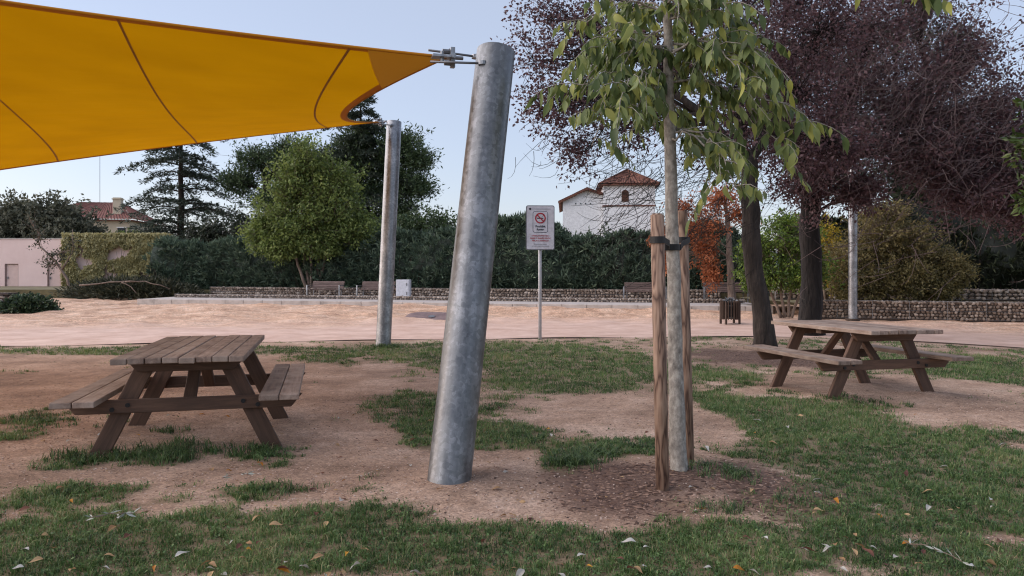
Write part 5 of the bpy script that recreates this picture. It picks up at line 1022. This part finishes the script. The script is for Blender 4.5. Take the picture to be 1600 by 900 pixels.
o = fastmesh('grass_tufts', V, [i + [0, 1, 2, 3], i + [3, 2, 4]], leafmat('coarse_tuft_blade', ((44, 62, 38), (66, 90, 52), (88, 114, 66), (114, 136, 84)), .3, .5), None, np.repeat(r.random(n), 5), kind='stuff'); tag(o, 'longer dark grass tufts around the table legs and worn soil', 'grass')
# gravel and mulch chips
def scatter(n, seed, fn, ylo, yhi):
    r = rng(seed); y = ylo + (yhi - ylo) * r.random(n) ** 1.4; x = (r.random(n) * 2 - 1) * (.75 * y + .6); k = r.random(n) < fn(x, y); return x[k], y[k], r
OCT = np.array([(1, 0, 0), (-1, 0, 0), (0, 1, 0), (0, -1, 0), (0, 0, 1), (0, 0, -1)], float); OF = np.array([(0, 2, 4), (2, 1, 4), (1, 3, 4), (3, 0, 4), (2, 0, 5), (1, 2, 5), (3, 1, 5), (0, 3, 5)])
def chips(name, label, x, y, r, s0, s1, flat, mat, cat, longf=1.6):
    n = len(x); s = r.uniform(s0, s1, n) * r.random(n) ** .6 + s0 * .4; V = OCT[None] * (1 + r.uniform(-.3, .3, (n, 6, 1))) * np.stack([s * r.uniform(1, longf, n), s, s * flat], -1)[:, None]; a = r.uniform(0, 6.283, n)
    X_ = V[..., 0] * np.cos(a)[:, None] - V[..., 1] * np.sin(a)[:, None] + x[:, None]; Y_ = V[..., 0] * np.sin(a)[:, None] + V[..., 1] * np.cos(a)[:, None] + y[:, None]; Z_ = V[..., 2] + (lawn_z(x, y) + s * flat * .3)[:, None]
    F = (OF[None] + (np.arange(n) * 6)[:, None, None]).reshape(-1, 3); o = fastmesh(name, np.stack([X_, Y_, Z_], -1).reshape(-1, 3), [F], mat, None, np.repeat(r.random(n), 6), kind='stuff'); return tag(o, label, cat)
x, y, r = scatter(40000, 111, lambda x, y: (1 - grass_at(x, y)) * .9 * (1 - .85 * mulch_at(x, y)), 3.0, 8.5); chips('gravel', 'fine pinkish gravel scattered over the bare soil', x, y, r, .0022, .008, .6, leafmat('gravel_grain', ((120, 92, 78), (160, 132, 116), (186, 162, 148), (206, 188, 176)), 0, .9), 'gravel')
x, y, r = scatter(150000, 112, lambda x, y: mulch_at(x, y) * .95, 3.6, 13.5); chips('mulch', 'brown bark chips and dead leaf crumbs under the trees', x, y, r, .004, .015, .3, leafmat('bark_chip', ((58, 40, 34), (92, 68, 56), (122, 96, 82), (150, 124, 108)), 0, .9), 'mulch', 2.6)
x, y, r = scatter(15000, 113, lambda x, y: .3 + .5 * sstep(.4, .7, fbm(x * 2, y * 2, 77, 3)), 3.0, 12); chips('leaf_crumbs', 'tiny dark crumbs and seeds strewn across lawn and soil', x, y, r, .003, .009, .4, leafmat('dark_crumb', ((48, 34, 30), (78, 58, 48), (128, 96, 66), (160, 132, 96)), 0, .9), 'debris', 2.2)
# single fallen leaves: curled, each its own thing
r = rng(121); kinds = [('pale', 'pale grey-white dry leaf lying curled on the grass', leafmat('pale_dry_leaf', ((176, 172, 164), (206, 204, 200)), .2, .7, True)), ('tan', 'tan curled dry leaf lying among the near grass', leafmat('tan_dry_leaf', ((146, 112, 78), (190, 158, 118)), .2, .7, True)), ('orange', 'small orange fallen leaf lying on the lawn', leafmat('orange_fallen_leaf', ((176, 110, 30), (206, 150, 50)), .25, .6, True)), ('brown', 'dark reddish-brown fallen leaf lying on the lawn', leafmat('brown_fallen_leaf', ((84, 50, 42), (120, 78, 62)), .2, .7, True))]
fl = []
for k, (nm, lab, mt) in enumerate(kinds):
    V, F, F2 = big_leaf(40 + k); V = V * np.array([1.15, 1, 1]); V[:, 2] = V[:, 2] * .6 + .25 * V[:, 0] ** 2 * 4 + .06 * np.sin(V[:, 1] * 5)
    me = bpy.data.meshes.new('fallen_leaf'); me.from_pydata(V.tolist(), [], F.tolist() + F2.tolist()); me.materials.append(mt); fl.append(me)
for i in range(190):
    k = int(r.choice(4, p=[.28, .38, .14, .2])); y = float(3.25 + 4.2 * r.random() ** 2.2); x = float((r.random() * 2 - 1) * (.66 * y)); o = bpy.data.objects.new('fallen_leaf', fl[k]); link(o); sc = float(r.uniform(.03, .078)); o.scale = (sc, sc, sc)
    lift = .03 * float(grass_at(np.array([x]), np.array([y]))[0]); o.location = (x, y, gz(x, y) + .006 + lift); o.rotation_euler = (float(r.normal()) * .25, float(r.normal()) * .3, float(r.uniform(0, 6.28))); tag(o, kinds[k][1], 'leaf', kinds[k][0] + ' leaves fallen on the lawn')
# olive sprigs dropped on the grass
for i, (sx_, sy_, a, lab) in enumerate(((-2.12, 3.95, .3, 'silvery olive sprig dropped on the grass below the left table'), (1.93, 3.42, 2.2, 'silvery olive sprig dropped on the grass near a bare patch'), (-1.72, 4.75, .1, 'pale dry sprig lying on soil in front of the left table'), (2.38, 3.4, 1.2, 'grey olive sprig lying among the grass beyond the mulch'))):
    s_ = empty('olive_sprig', (sx_, sy_, gz(sx_, sy_) + .035), a, lab, 'sprig'); b = MB(); q = curve((-.1, 0, 0), (.12, .01, .015), 7, .08, r, .03); b.tube(q, .0022, 4); b.build('stem', MT['bark_p'], s_); P = q[r.integers(0, 7, 14)]; D = r.normal(size=(14, 3)) * np.array([1, 1, .3]) + np.array([.5, 0, .15]); Lg = r.uniform(.035, .065, 14); V, F = leaves(P, D, Lg, Lg * .2, r); fastmesh('sprig_leaves', V, [F], leafmat('olive_silver_leaf', ((112, 122, 108), (160, 166, 156), (190, 194, 188)), .2, .5), s_, np.repeat(r.random(14), 4))
